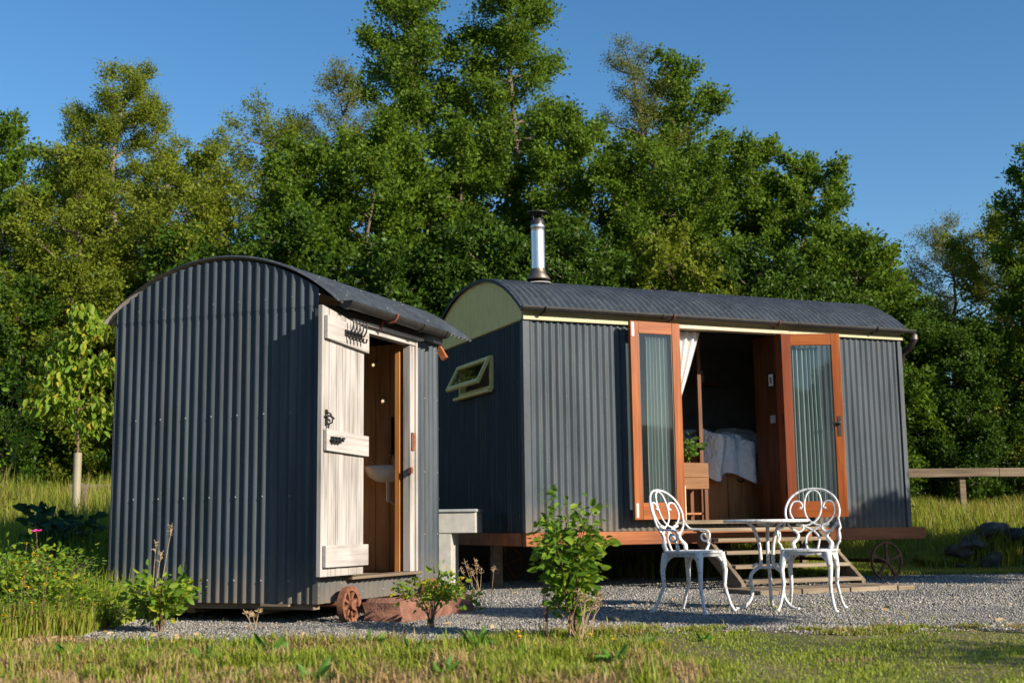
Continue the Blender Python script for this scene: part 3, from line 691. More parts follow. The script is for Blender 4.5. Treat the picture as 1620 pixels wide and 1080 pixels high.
# chassis
mb=MB(); mb.box(-.02,LB+.19,-.03,.06,.452,.584); bm=mb.build('chassis_beam',M['beam'],big,bevel=.006)
mb=MB(); V=[(-.03,.065,.455),(.06,.065,.455),(-.03,.065,.584),(.06,.065,.584),(-.03,1.86,.455),(.06,1.86,.455),(-.03,1.98,.53),(.06,1.98,.53),(-.03,2.06,.55),(.06,2.06,.55),(-.03,2.06,.584),(.06,2.06,.584)]
mb.add(V,[(0,1,5,4),(4,5,7,6),(6,7,9,8),(8,9,11,10),(2,10,11,3),(0,2,3,1),(0,4,6,8,10,2),(1,3,11,9,7,5)]); mb.build('end_beam',M['beam'],big,bevel=.004)
mb=MB(); mb.box(LB+.10,LB+.19,.065,2.5,.46,.58); mb.box(.0,LB,WB-.1,WB-.02,.44,.583); mb.build('rear_beam',M['beam'],big)
mb=MB(); mb.box(-.3,LB-.7,WB-.02,WB+.0,-.03,.58); mb.build('rear_shade_board',M['iron'],big)  # added black board, stands in for the shade under the hut
mb=MB(); mb.box(-.02,.01,2.07,2.64,.0,.58); mb.build('end_shade_board',M['iron'],big)  # added black board closing the corner of the same dark gap
mb=MB(); mb.box(4.60,4.66,1.9,1.96,-.03,.46); mb.build('prop_post',M['step'],big)
mb=MB(); mb.box(.05,.15,1.0,1.1,-.03,.46); mb.build('prop_post',M['bark'],big)
def bigwheel(x,y):
    mb=MB(); rotY=Matrix(((1,0,0),(0,0,-1),(0,1,0)))
    iron_wheel(mb,(x,y,.215),.215,rotY,5,.03,.026,.036,.026)
    return mb.build('wheel',M['rust'],big)
bigwheel(4.38,.02); bigwheel(4.38,2.4); bigwheel(.75,2.4)
mb=MB(); mb.tube([(4.38,.05,.215),(4.38,2.4,.215)],.02,8); mb.build('axle',M['rust'],big)

# steps
st=empty('wooden_steps',to_w(B0,TB,(1.86,-.12,0)),TB,'weathered open wooden steps leading up to the glazed doors','steps')
W=1.48
for x in (0,W-.05):
    mb=MB(); V=[]
    pts=[(-.0,.60),(-.06,.60),(-.80,.075),(-.80,0),(-.66,0),(-.0,.44)]
    for xx in (x,x+.05): V+=[(xx,a,z) for a,z in pts]
    n=len(pts); mb.add(V,[tuple(range(n))[::-1],tuple(range(n,2*n))]+[(k,(k+1)%n,n+(k+1)%n,n+k) for k in range(n)]); mb.build('stringer',M['step_y'],st,bevel=.004)
for k,(w_,z) in enumerate(((-.02,.605),(-.14,.50),(-.29,.375),(-.44,.24),(-.62,.10))):
    mb=MB(); mb.box((.051 if k else -.04),(W-.051 if k else W+.04),w_-.19 if k else -.13,w_+.02,z-.034,z+.002); mb.build('tread',M['step'],st,bevel=.004)
la=empty('timber_landing',to_w(B0,TB,(1.55,-1.70,0)),TB,'low row of timber blocks set in the gravel before the steps','landing')
x=0
for k,wd in enumerate((.21,.25,.3,.24,.33,.22,.2)):
    mb=MB(); mb.box(x+.004,x+wd-.004,0+.01*(k%2),.62,-.02,.046+.003*(k%3)); mb.build('block',M['step'],la,bevel=.006); x+=wd

# things inside the big hut
bed=empty('bed',to_w(B0,TB,(2.60,.82,.65)),TB,'raised pine bed with cupboards below it, inside the glazed doors','bed')
mb=MB(); mb.box(-.1,2.0,.02,1.72,0,.80); 
for k in range(6): mb.box(-.09+.35*k,-.09+.35*k+.34,0,.019,.02,.74)
mb.build('base',M['bedwood'],bed,bevel=.003)
for x in (.42,1.2):
    mb=MB(); mb.tube([(x-.04,-.0,.50),(x-.035,-.02,.48),(x,-.025,.47),(x+.035,-.02,.48),(x+.04,0,.50)],.008,6); mb.build('handle',M['iron'],bed)
mb=MB(); mb.box(-.08,1.98,.05,1.7,.802,.90); mb.build('mattress',M['linen'],bed,bevel=.03)
# duvet: folded cloth draping over bed front
mb=MB()
def duv(u,v):
    x=-.05+1.55*u; lenz=.44+.14*math.exp(-((u-.07)/.09)**2)-.10*math.sin(u*5.5+1.2)*.6
    wr=.042*math.sin(u*23+v*3)+.03*math.sin(u*41+2*v)+.025*math.sin(u*11-5*v)
    Lt=.75+lenz; sct=v*Lt
    top=.99+.05*math.sin(u*6+1)+.02*math.sin(v*14+u*8)
    if sct<.70: return (x,.72-sct,top+wr*.6-.02)
    q=min((sct-.70)/.05,1); dz=max(sct-.75,0)
    return (x+.05*math.sin(v*6)*(dz),.02-.035*math.sin(q*1.57)+wr*1.3-.035-.05*dz,top-.02-q*.035-dz+wr*.3)
mb.grid(duv,list(np.linspace(0,1,90)),list(np.linspace(0,1,50)),0,True); o=mb.build('duvet',M['linen'],None,solid=.02,loc=bed.location.copy(),rz=TB); tag(o,'rumpled white duvet hanging over the front of the bed','duvet')
def pillow(loc,rz,label,mat,sx=.66,sy=.42,h=.16,tilt=0):
    mb=MB()
    def fn(a,b_):
        x=math.cos(a)*abs(math.cos(a))**-.45 if abs(math.cos(a))>1e-6 else 0
        ca,sa_=math.cos(a),math.sin(a); cb,sb=math.cos(b_),math.sin(b_)
        pw=lambda q,e:math.copysign(abs(q)**e,q)
        return (sx/2*pw(ca,.5)*pw(cb,.7),sy/2*pw(sa_,.5)*pw(cb,.7),h/2*pw(sb,1)+.01*math.sin(a*5))
    mb.grid(fn,list(np.linspace(-math.pi,math.pi,41)),list(np.linspace(-math.pi/2,math.pi/2,17)),0,True)
    o=mb.build('pillow',mat,None,loc=loc,rz=rz); o.rotation_euler=(tilt,0,rz); return tag(o,label,'pillow')
pillow(to_w(B0,TB,(3.0,1.75,1.66)),TB,'plump white pillow at the back of the bed behind the duvet',M['linen'],.75,.45,.2,.35)
pillow(to_w(B0,TB,(2.68,1.05,1.58)),TB,'pale blue pillow at the left end of the bed',M['bluelinen'],.34,.5,.17,.1)
pillow(to_w(B0,TB,(3.65,1.8,1.70)),TB,'grey shadowed pillow at the right end of the bed by the partition',M['linen'],.6,.4,.2,.3)
cb=empty('bedside_cabinet',to_w(B0,TB,(2.0,.22,.65)),TB,'pale pine cabinet standing just inside the left glazed door','cabinet')
mb=MB(); mb.box(-.12,.24,0,.36,.37,.65); mb.build('drawer_box',M['cabinet'],cb,bevel=.004)
mb=MB(); mb.box(-.11,.23,-.012,-.001,.50,.505); mb.build('drawer_line',M['bedwood'],cb)
for x,y in ((-.11,.01),(.19,.01),(-.11,.31),(.19,.31)):
    mb=MB(); mb.box(x,x+.04,y,y+.04,0,.369); mb.build('leg',M['partition'],cb)
mb=MB(); mb.box(-.10,.22,.052,.30,.10,.12); mb.build('shelf',M['bedwood'],cb)
mb=MB(); mb.box(0,.012,-.012,.05,0,.36); o=mb.build('door_stop_board',M['pale_x'],None,loc=to_w(B0,TB,(1.86,.10,.69)),rz=TB); tag(o,'pale upright board leaning just inside the left glazed door','board')
# framed picture on partition
mb=MB(); mb.box(0,.012,0,.12,0,.17,0); mb.box(-.0015,-.0005,.018,.102,.02,.15,1); mb.box(-.003,-.002,.045,.075,.05,.12,2)
o=mb.build('framed_picture',[M['iron'],M['linen'],M['beam']],None,loc=to_w(B0,TB,(3.045,.10,2.13)),rz=TB); tag(o,'small dark framed picture on the wooden partition beside the doorway','picture')
mb=MB(); mb.box(0,.01,0,.085,0,.085); mb.box(-.006,-.001,.03,.05,.03,.06); o=mb.build('light_switch',M['concrete'],None,loc=to_w(B0,TB,(3.047,.12,1.74)),rz=TB); tag(o,'grey square light switch below the framed picture','switch')
# curtain tied back
mb=MB()
def curt(u,t):
    wtop=.31; wid=wtop*(1-t)**.9*1+.02; sag=.022*math.sin(u*2*math.pi*3.5)*(1-.5*t)
    x=1.79+u*wid-.0*t; return (x,.11+sag+.04*t,2.70-.80*t-.10*t*u)
mb.grid(curt,list(np.linspace(0,1,70)),list(np.linspace(0,1,24)),0,True); o=mb.build('door_curtain',M['curtain'],None,solid=.003,loc=B0,rz=TB); tag(o,'white calico curtain swept to the left in the doorway','curtain')

# leaves helper ------------------------------------------------------
def leaf_mesh(name,P,D,size,mat,v,parent=None,asp=.5,shape=4,r=None,fold=.25):
    """P (n,3) base points, D (n,3) direction, size (n,)"""
    r=r or rng; n=len(P)
    D=D/np.maximum(np.linalg.norm(D,axis=1,keepdims=True),1e-6)
    A=r.normal(size=(n,3)); A[:,2]*=.6
    Sd=np.cross(D,A); Sd/=np.maximum(np.linalg.norm(Sd,axis=1,keepdims=True),1e-6)
    N=np.cross(Sd,D); L=size[:,None]; W=L*asp*.5
    if shape==4:
        Vv=np.stack([P,P+D*L*.5+Sd*W+N*L*.12*fold,P+D*L,P+D*L*.5-Sd*W+N*L*.12*fold],1); k=4
        F=np.arange(n*4).reshape(n,4)
    else:
        up=N*W*fold*2
        Vv=np.stack([P,P+D*L*.28+Sd*W*.85+up*.8,P+D*L*.68+Sd*W*.75+up*.6-N*L*.03,P+D*L-N*L*.12,P+D*L*.68-Sd*W*.75+up*.6-N*L*.03,P+D*L*.28-Sd*W*.85+up*.8],1); k=6
        b=np.arange(n)[:,None]*6
        F=np.concatenate([b+np.array([[0,1,2,3]]),b+np.array([[0,3,4,5]])],0)
    return np_mesh(name,Vv.reshape(-1,3),F,mat,np.repeat(v,k),parent)

# fast limb meshes
def limb_tubes(mb,paths,n=6):
    for pts,rr in paths: mb.tube(pts,rr,n)

def tree(name,label,base,H,rad,style,nleaf,lsize,seed,cb=.12,shape='ovate',bark='bark',mat='leaf_alder',group=None,cat='tree',lean=(0,0),clump=.125,dens_top=1.0,asp=.55,upright=.5):
    r=np.random.default_rng(seed); root=empty(name,base,0,label,cat,group)
    def prof(h):
        if shape=='ovate': return rad*(math.sin(math.pi*min(max((h-cb)/(1.02-cb),0),1)**.75)**.8)*1.0+.12*rad
        if shape=='conic': return rad*((1-h)**.62)*min(1,(h-cb+.08)/.18)+.06*rad
        if shape=='column': return rad*(min(1,(1-h)/.25)**.6)*min(1,(h-cb+.1)/.2)
        if shape=='dome': return rad*max(0,1-max(0,(h-.35)/.65)**2.2)**.5+.05*rad
    paths=[]; tk=[]
    for i in range(9):
        h=i/8*.93; tk.append(Vector((lean[0]*h*h*H+.05*rad*math.sin(i*1.7+seed)*h*2,lean[1]*h*h*H+.05*rad*math.cos(i*2.1+seed)*h*2,h*H-.1*(i==0))))
    r0=.014*H+.01
    paths.append((tk,[r0*(1-.93*i/8) for i in range(9)]))
    def tp(h): 
        f=min(h/.93,1)*8; i=min(int(f),7); return tk[i].lerp(tk[i+1],f-i)
    twp=[];twd=[];twl=[]; nl=int(27+H*3.7)
    ga=r.uniform(0,6.28)
    for i in range(nl):
        h=cb+(1-cb)*((i+r.uniform(0,.9))/nl)**.92*.97; a=ga+i*2.4+r.uniform(-.4,.4)
        L=prof(h)*r.uniform(.72,1.12)
        if L<.05: continue
        h0=max(cb*.6,h-L/H*(.35+.5*upright)*r.uniform(.6,1.1)); p0=tp(h0); 
        el=(h-h0)*H; p3=tp(min(h,.97))*1.0+Vector((math.cos(a)*L,math.sin(a)*L,el*.25+.0))
        p3.z=h*H+r.uniform(-.1,.15)*L*.5
        pts=[]
        m=5
        for k in range(m+1):
            t=k/m; q=p0.lerp(p3,t); q.z+= -math.sin(math.pi*t)*.10*L+ (t*t-t)*.0; q+=Vector(r.normal(0,.03*L,3))*(t>0)
            pts.append(q)
        paths.append((pts,[max(.004,r0*.42*(1-h*.6)*(1-.88*k/m)) for k in range(m+1)]))
        nt_=int(6+L*10)
        for j in range(nt_):
            t=r.uniform(.22,1.0)**.7; f=t*m; kk=min(int(f),m-1); q=pts[kk].lerp(pts[kk+1],f-kk)
            out=Vector((math.cos(a+r.normal(0,.9)),math.sin(a+r.normal(0,.9)),r.normal(.25+upright*.6,.5))).normalized()
            tl=r.uniform(.25,.6)*(.5+.28*rad)*(1.15-.4*t)*(.4+.6*min(1,L/(rad*.6)))
            twp.append(q); twd.append(out); twl.append(tl)
            if r.uniform()<.34: paths.append(([q,q+out*tl*.5+Vector((0,0,.02)),q+out*tl],[.006,.005,.003]))
    # leader twigs
    for j in range(int(10+rad*5)):
        q=tp(r.uniform(.8,.97)); o_=Vector((r.normal(0,.5),r.normal(0,.5),1)).normalized(); twp.append(q);twd.append(o_);twl.append(r.uniform(.3,.8)*(.3+.08*rad)+.02*H)
    mb=MB(); limb_tubes(mb,paths); mb.build('trunk',M[bark],root)
    nleaf=int(nleaf*1.4); lsize=lsize*.8
    twp=np.array([tuple(x) for x in twp]);twd=np.array([tuple(x) for x in twd]);twl=np.array(twl)
    wts=twl/twl.sum(); idx=r.choice(len(twp),nleaf,p=wts); t=r.beta(1.6,1.1,nleaf)
    P=twp[idx]+twd[idx]*(twl[idx]*t)[:,None]+r.normal(size=(nleaf,3))*(clump*(.45+.55*r.uniform(size=(nleaf,1))))*(1.1-.5*t[:,None])*np.array([1,1,.8])
    D=twd[idx]*.7+r.normal(size=(nleaf,3))*.7; D[:,2]-=.15
    sz=lsize*r.uniform(.55,1.4,nleaf)
    cv=r.uniform(0,1,len(twp))
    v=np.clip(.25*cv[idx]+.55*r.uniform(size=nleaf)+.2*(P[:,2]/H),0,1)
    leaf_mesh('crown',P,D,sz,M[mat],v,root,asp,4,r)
    return root

TREES=[]
def T(px,top,Y,halfpx,label,nleaf,ls,mat,shape,seed,cb=.08,**kw):
    b=at(px,max(top,0)*.75+150,Y); x=b.x; z0=float(gz(x,Y)); zt=at(px,top,Y).z; H=zt-z0
    rad=halfpx/F_PX*Y
    return tree(kw.pop('name','leafy_tree'),label,(x,Y,z0-.05),H,rad,0,nleaf,ls,seed,cb,shape,kw.pop('bark','bark'),mat,'trees behind the huts',**kw)
AL,BI,WI='leaf_alder','leaf_birch','leaf_willow'
NL=1.0
def N(k): return int(k*NL)
T(2,165,20.5,92,'bright green tree rising at the extreme edge left of the tall pointed birch',N(36600),.085,AL,'ovate',11,upright=.7)
T(85,215,23.5,121,'low rounded yellowish tree in the gap left of the tall pointed birch',N(39040),.07,BI,'ovate',12)
T(188,84,22.5,178,'tall pointed feathery birch rising behind the left end of the small hut',N(110000),.062,BI,'conic',13,name='birch_tree',upright=1.0,bark='palebark',asp=.45)
T(335,190,24,115,'thin low birch between the pointed birch and the olive domed tree',N(36600),.062,BI,'conic',14,name='birch_tree',upright=.9,bark='palebark',asp=.45)
T(420,146,22.4,140,'olive domed birch standing behind the top of the small hut roof',N(51240),.062,BI,'ovate',15,name='birch_tree',upright=.8,asp=.45)
T(545,80,22.6,140,'grey green wispy willow just left of the twin tallest trees',N(46360),.06,WI,'conic',16,name='willow_tree',upright=.9,asp=.35)
T(655,-75,23.6,98,'left one of the twin tallest trees, its top out of the frame',N(75640),.088,AL,'column',17,name='alder_tree',upright=.45,clump=.2)
T(812,-80,23.8,96,'right one of the twin tallest trees, above the chimney',N(73200),.088,AL,'column',18,name='alder_tree',upright=.45,clump=.2)
T(735,175,21.8,140,'broad leafy tree filling the notch between the twin tallest trees',N(56120),.09,AL,'ovate',19,name='alder_tree')
T(590,178,20.6,160,'mid height leafy tree with pale branch ends above the small hut eaves',N(56120),.09,AL,'ovate',20,name='alder_tree')
T(905,150,21.5,140,'leafy tree directly behind and right of the chimney',N(56120),.09,AL,'ovate',21,name='alder_tree')
T(1010,42,23.0,135,'tall grey topped willow behind the middle of the large hut',N(48800),.06,WI,'conic',22,name='willow_tree',upright=.9,asp=.35)
T(1085,70,23.4,134,'tall dark alder with jutting right hand branches behind the large hut roof',N(56120),.088,AL,'ovate',23,name='alder_tree',upright=.4)
T(1040,205,20.8,166,'bushy tree low over the middle of the large hut roof',N(56120),.08,AL,'dome',24)
T(1165,200,22.0,140,'open branched tree with sky showing through, left of the domed alder',N(48800),.088,AL,'ovate',25,name='alder_tree')
T(1270,232,21.4,121,'domed alder at the right hand shoulder of the tree line',N(51240),.088,AL,'ovate',26,name='alder_tree',upright=.3)
T(1345,345,20.4,108,'low leafy tree over the right end of the large hut roof',N(39040),.085,AL,'dome',27,name='alder_tree')
T(1500,335,23.0,121,'silvery willow standing behind the wooden rail fence on the right',N(56120),.055,WI,'ovate',28,name='willow_tree',upright=.9,asp=.33)
T(1590,330,22.0,121,'yellowish bushy tree behind the right hand end of the rail fence',N(48800),.07,BI,'dome',29)
T(1655,210,20.5,75,'tall leafy ash with branches entering the frame from the right edge',N(36600),.10,AL,'ovate',30,name='ash_tree',asp=.4)
T(248,132,22.9,105,'birch just right of the tall pointed birch, its tip a little lower',N(46000),.062,BI,'conic',35,name='birch_tree',upright=1.0,bark='palebark',asp=.45)
T(140,150,23.1,95,'slender birch pressed against the left side of the tall pointed birch',N(42000),.062,BI,'conic',36,name='birch_tree',upright=1.0,bark='palebark',asp=.45)
T(470,165,23.6,95,'feathery willow between the olive domed birch and the grey green willow',N(36000),.06,WI,'conic',37,name='willow_tree',upright=.9,asp=.35)
T(130,222,20.0,120,'leafy olive tree standing in front of the tall pointed birch, left of the small hut',N(42000),.07,BI,'ovate',31)
T(300,228,20.2,120,'leafy tree rising over the highest point of the small hut roof',N(42000),.075,BI,'ovate',32)
T(485,200,20.3,110,'leafy tree between the olive domed birch and the small hut eaves',N(42000),.088,AL,'ovate',33,name='alder_tree')
T(1400,420,21.8,80,'low olive tree in the gap right of the domed alder',N(26000),.075,BI,'dome',34)
# understorey bushes
def B(px,top,Y,halfpx,label,nleaf,ls,mat,seed,shape='dome',**kw):
    b=at(px,700,Y); z0=float(gz(b.x,Y)); H=at(px,top,Y).z-z0
    return tree('bush',label,(b.x,Y,z0-.05),H,halfpx/F_PX*Y,0,nleaf,ls,seed,.02,shape,'bark',mat,'bushes under the trees','bush',**kw)
B(30,430,19.4,95,'dark bush at the left edge below the bright green tree',N(26000),.085,'leaf_shaded',41)
B(150,400,19.8,105,'dark olive bush under the tall pointed birch',N(30000),.07,BI,42)
B(300,360,19.4,110,'bush showing over the crown of the small hut roof',N(30000),.09,'leaf_shaded',43)
B(455,330,19.2,115,'leafy bush over the right slope of the small hut roof',N(34000),.09,'leaf_shaded',44)
B(620,370,18.8,110,'bush filling the gap between the two hut roofs',N(34000),.09,'leaf_shaded',45)
B(760,330,18.8,115,'bush just left of the steel chimney above the cream gable',N(34000),.09,'leaf_shaded',46)
B(900,350,19.0,115,'bush just right of the steel chimney above the large roof',N(34000),.085,'leaf_shaded',47)
B(1080,360,19.3,115,'bush over the middle of the large hut roof',N(32000),.085,BI,48)
B(1210,380,19.4,110,'bush over the right half of the large hut roof',N(32000),.085,'leaf_shaded',49)
B(1330,440,19.8,100,'bush meeting the right end of the large hut roof',N(28000),.08,'leaf_shaded',50)
B(1440,470,20.8,80,'dark bush beside the right hand wall of the large hut above the fence',N(30000),.075,'leaf_shaded',51)
B(1530,500,20.6,85,'dark green bush directly above the middle of the rail fence',N(32000),.07,'leaf_shaded',52)
B(1610,520,20.9,80,'olive bush above the right end of the rail fence',N(28000),.07,BI,53)

# trees standing right of the yard, out of frame, throwing the long shadows
def off_tree(x,y,H,rad,label,nleaf,seed,cb,shape='ovate'):
    return tree('yard_tree',label,(x,y,-.05),H,rad,0,nleaf,.10,seed,cb,shape,'bark',AL,'trees standing beside the yard')
off_tree(10.35,9.75,4.05,1.3,'round crowned tree standing beyond the yard, nearer the lawn, right of the frame',30000,61,.85,'dome')
off_tree(12.0,11.7,4.6,1.5,'round crowned tree standing beyond the yard, nearer the fence, right of the frame',26000,64,.5,'dome')
off_tree(5.6,5.5,3.4,.4,'slim tree standing right of the lawn outside the frame',12000,62,.70,'column')
off_tree(6.9,3.3,2.7,.9,'low spreading tree right of the lawn outside the frame',1100,63,.5,'dome')

# ------------------------------------------------------------------ fences
fr=empty('rail_fence',(0,0,0),0,'old grey single rail wooden fence right of the large hut','fence')
mb=MB(); xa,xb=5.2,9.4; yf=19.0
mb.box(xa,7.35,yf-.06,yf+.0,1.30,1.43); mb.box(7.353,xb,yf-.06,yf+.0,1.295,1.425); mb.build('rail',M['fencewood'],fr,bevel=.008)
for x in (6.81,8.6):
    mb=MB(); mb.box(x-.045,x+.045,yf+.002,yf+.09,float(gz(x,yf))-.1,1.30); mb.build('post',M['fencewood'],fr,bevel=.006)
fl=empty('rail_fence',(0,0,0),0,'weathered low rail fence glimpsed in tall grass left of the small hut','fence')
mb=MB(); mb.box(-6.05,-4.2,17.0,17.06,1.19,1.29); mb.build('rail',M['fencewood'],fl,bevel=.006)
for x in (-5.95,-4.7):
    mb=MB(); mb.box(x-.045,x+.045,17.062,17.14,.6,1.32); mb.build('post',M['fencewood'],fl,bevel=.006)
# dry stone wall, right edge
mb=MB(); rs=np.random.default_rng(5)
def rock(c,sx,sy,sz,seed):
    r=np.random.default_rng(seed); n,m=20,13; V=[]; pl=[(lambda q:(q/np.linalg.norm(q),r.uniform(.62,.92)))(r.normal(size=3)) for _ in range(11)]
    ry=r.uniform(-.35,.35); cy,sy_=math.cos(ry),math.sin(ry)
    for i in range(m):
        b_=-math.pi/2+math.pi*i/(m-1)
        for k in range(n):
            a=2*math.pi*k/n; d=np.array([math.cos(a)*math.cos(b_),math.sin(a)*math.cos(b_),math.sin(b_)]); t=1.
            for nrm,off in pl:
                q=float(d@nrm)
                if q>1e-3: t=min(t,off/q)
            t*=1+.03*math.sin(a*7+seed)*math.cos(b_*5+seed*2)
            x_,y_,z_=sx*t*d[0],sy*t*d[1],sz*t*d[2]; x_,z_=cy*x_-sy_*z_,sy_*x_+cy*z_
            V.append((c[0]+x_,c[1]+y_,c[2]+z_))
    mb.add(V,[(i*n+k,i*n+(k+1)%n,(i+1)*n+(k+1)%n,(i+1)*n+k) for i in range(m-1) for k in range(n)],0,False)
k=0
for lay in range(5):
    x=5.30+.16*lay+rs.uniform(0,.1)
    while x<9:
        wv=rs.uniform(.10,.27); zz=.08+lay*.135; topz=(.48+.12*math.sin(x*2.3)+.06*math.sin(x*7))*min(1,(x-5.0)/.7)
        if zz<topz: rock((x+wv,16.15+rs.uniform(-.1,.1),zz+rs.uniform(-.04,.04)),wv*1.25,.26,rs.uniform(.09,.15),k)
        x+=wv*1.9; k+=1
o=mb.build('stone_wall',M['wallstone']); tag(o,'mossy tumbled dry stone wall in shade at the right edge','wall')

# ------------------------------------------------------------------ utility cabinet between the huts
uc=empty('utility_box',(-.66,12.7,0),-.14,'grey rendered utility box between the two huts','box')
mb=MB(); mb.box(-.30,.27,0,.42,.592,.80); mb.build('upper_body',M['concrete'],uc,bevel=.006)
mb=MB(); mb.box(-.30,.02,.01,.41,-.02,.590); mb.build('plinth',M['concrete'],uc,bevel=.006)
mb=MB(); V=[(-.32,-.02,.803),(.36,-.02,.803),(-.32,.45,.803),(.36,.45,.803),(-.32,-.02,.82),(.36,-.02,.845),(-.32,.45,.82),(.36,.45,.845)]
mb=MB(); mb.box(-.32,.285,-.02,.44,.802,.830); mb.build('lid',M['lidgrey'],uc,bevel=.006)

# ------------------------------------------------------------------ garden furniture
def build_chair(label,loc,rz):
    ch=empty('garden_chair',loc,rz,label,'chair','white iron garden chairs')
    # seat: pierced plate
    mb=MB(); n=40
    def outl(a,f=1): 
        pw=lambda t,e:math.copysign(abs(t)**e,t)
        return (.205*f*pw(math.cos(a),.8),.195*f*pw(math.sin(a),.8))
    rings=[(.0,.440),(.3,.440),(.6,.441),(.88,.443),(.97,.449),(1.03,.445),(1.03,.432),(.97,.428),(.94,.405),(.90,.405),(.88,.432),(.5,.432),(.0,.432)]
    V=[]
    for f,z in rings:
        for k in range(n):
            x,y=outl(2*math.pi*k/n,max(f,.002)); V.append((x,y,z+(.006*math.cos(2*math.pi*k/n*12) if .3<=f<=.6 else 0)))
    mb.add(V,[(i*n+k,i*n+(k+1)%n,(i+1)*n+(k+1)%n,(i+1)*n+k) for i in range(len(rings)-1) for k in range(n)],0,True); mb.build('seat',M['whiteiron'],ch)
    def leg(sx,sy):
        mb=MB(); o=Vector((sx,sy,0)).normalized()
        back=sy>0
        c0=Vector((sx*.155,sy*.14,.428)); fx=Vector((sx*.205,sy*(.235 if back else .205),0))
        p=[c0, c0+o*.018+Vector((0,0,-.06)), c0+o*.032+Vector((0,0,-.13)), c0+o*.022+Vector((0,0,-.24)), c0.lerp(fx,.45)+Vector((0,0,-(c0.lerp(fx,.45).z)+.13)), c0.lerp(fx,.75)+Vector((0,0,-(c0.lerp(fx,.75).z)+.05)), fx+Vector((0,0,.012)), fx+o*.012+Vector((0,0,.0))]
        mb.tube(p,[.031,.025,.018,.014,.0125,.0115,.012,.015],10)
        # brackets to apron
        t=Vector((-sx,0,0)); mb.tube([c0+Vector((0,0,-.075))+o*.02,c0+t*.03+Vector((0,0,-.03)),c0+t*.075+Vector((0,0,-.012))],[.013,.014,.008],8)
        t=Vector((0,-sy,0)); mb.tube([c0+Vector((0,0,-.075))+o*.02,c0+t*.03+Vector((0,0,-.03)),c0+t*.075+Vector((0,0,-.012))],[.013,.014,.008],8)
        mb.lathe([(.018,-.001),(.018,.008),(.012,.014)],10,fx+o*.01); mb.build('leg',M['whiteiron'],ch)
    for sx in (-1,1):
        for sy in (-1,1): leg(sx,sy)
    # back rest plane
    b0=Vector((0,.165,.445)); tl=R(17); U=Vector((1,0,0)); Wv=Vector((0,math.sin(tl),math.cos(tl)))
    bp=lambda u,v:b0+U*u+Wv*v+Vector((0,-.03*(u/.2)**2,0))
    mb=MB()
    def sp_(pts,m=8):
        P=[Vector((a,b_,0)) for a,b_ in pts]; out=[]
        for i in range(len(P)-1):
            p0,p1,p2,p3=P[max(i-1,0)],P[i],P[i+1],P[min(i+2,len(P)-1)]
            for k in range(m):
                t=k/m; out.append(.5*((2*p1)+(-p0+p2)*t+(2*p0-5*p1+4*p2-p3)*t*t+(-p0+3*p1-3*p2+p3)*t**3))
        out.append(P[-1]); return [bp(q.x,q.y) for q in out]
    vc=.288
    # outer ring, open at the foot, its ends curled inwards
    half=[(0,vc+.19),(.09,vc+.175),(.17,vc+.115),(.205,vc+.02),(.19,vc-.075),(.15,vc-.135),(.105,vc-.155),(.072,vc-.13),(.08,vc-.098),(.10,vc-.10)]
    for sg in (1,-1): mb.tube(sp_([(sg*a,b_) for a,b_ in half]),.0095,8)
    # oval and scrolls in one sweep
    for sg in (1,-1):
        sw=[(0,vc+.18),(.045,vc+.15),(.066,vc+.06),(.05,vc-.03),(0,vc-.085),(-.07,vc-.105),(-.14,vc-.06),(-.172,vc+.01),(-.15,vc+.08),(-.10,vc+.085),(-.078,vc+.045),(-.095,vc+.03)]
        mb.tube(sp_([(sg*a,b_) for a,b_ in sw]),.0076,8)
        mb.lathe([(.001,-.012),(.013,0),(.001,.012)],8,bp(sg*-.094,vc+.034))
        # crossing straps down to the seat
        mb.tube(sp_([(sg*-.125,vc-.095),(sg*-.05,vc-.12),(sg*.02,vc-.16),(sg*.05,vc-.21),(sg*.04,.0)]),.0085,8)
        # side supports
        mb.tube(sp_([(sg*.14,vc-.14),(sg*.12,vc-.16),(sg*.108,vc-.185),(sg*.12,vc-.215),(sg*.145,vc-.245),(sg*.135,.0)]),[.011]*8+[.012]*8+[.014]*8+[.016]*8+[.018]*9,8)
        mb.lathe([(.001,-.012),(.014,0),(.001,.012)],8,bp(sg*.14,vc-.145))
    mb.build('backrest',M['whiteiron'],ch)
    for sg in (1,-1):
        mb=MB(); s0=bp(sg*.195,vc-.045)
        pts=[s0,Vector((sg*.215,.165,.612)),Vector((sg*.225,.11,.602)),Vector((sg*.23,.06,.600))]
        cy_,cz_,rr0=.035,.550,.050
        for k in range(1,14):
            a=math.pi/2+k*math.radians(32); q=rr0*(1-k/13*.72); pts.append(Vector((sg*(.23-.0006*k),cy_+q*math.cos(a),cz_+q*math.sin(a))))
        out=[]
        for k_ in range(len(pts)-1):
            p0,p1,p2,p3=pts[max(k_-1,0)],pts[k_],pts[k_+1],pts[min(k_+2,len(pts)-1)]
            for k in range(4):
                t=k/4; out.append(.5*((2*p1)+(-p0+p2)*t+(2*p0-5*p1+4*p2-p3)*t*t+(-p0+3*p1-3*p2+p3)*t**3))
        mb.tube(out,.0085,8)
        q=[Vector((sg*.229,.012,.505)),Vector((sg*.224,-.004,.492)),Vector((sg*.212,-.002,.478)),Vector((sg*.20,.012,.438))]
        mb.tube(q,[.010,.009,.010,.013],8); mb.lathe([(.001,-.012),(.013,0),(.001,.012)],8,(sg*.229,.004,.50)); mb.build('armrest',M['whiteiron'],ch)
    return ch
c1=build_chair('white iron garden chair left of the table, seen from the side',(1.335,9.43,.01),math.atan2(.77,.64))
c2=copy_tree(c1); c2.location=(2.215,9.50,.01); c2.rotation_euler=(0,0,-.40); c2['label']='white iron garden chair right of the table, its round back facing us'

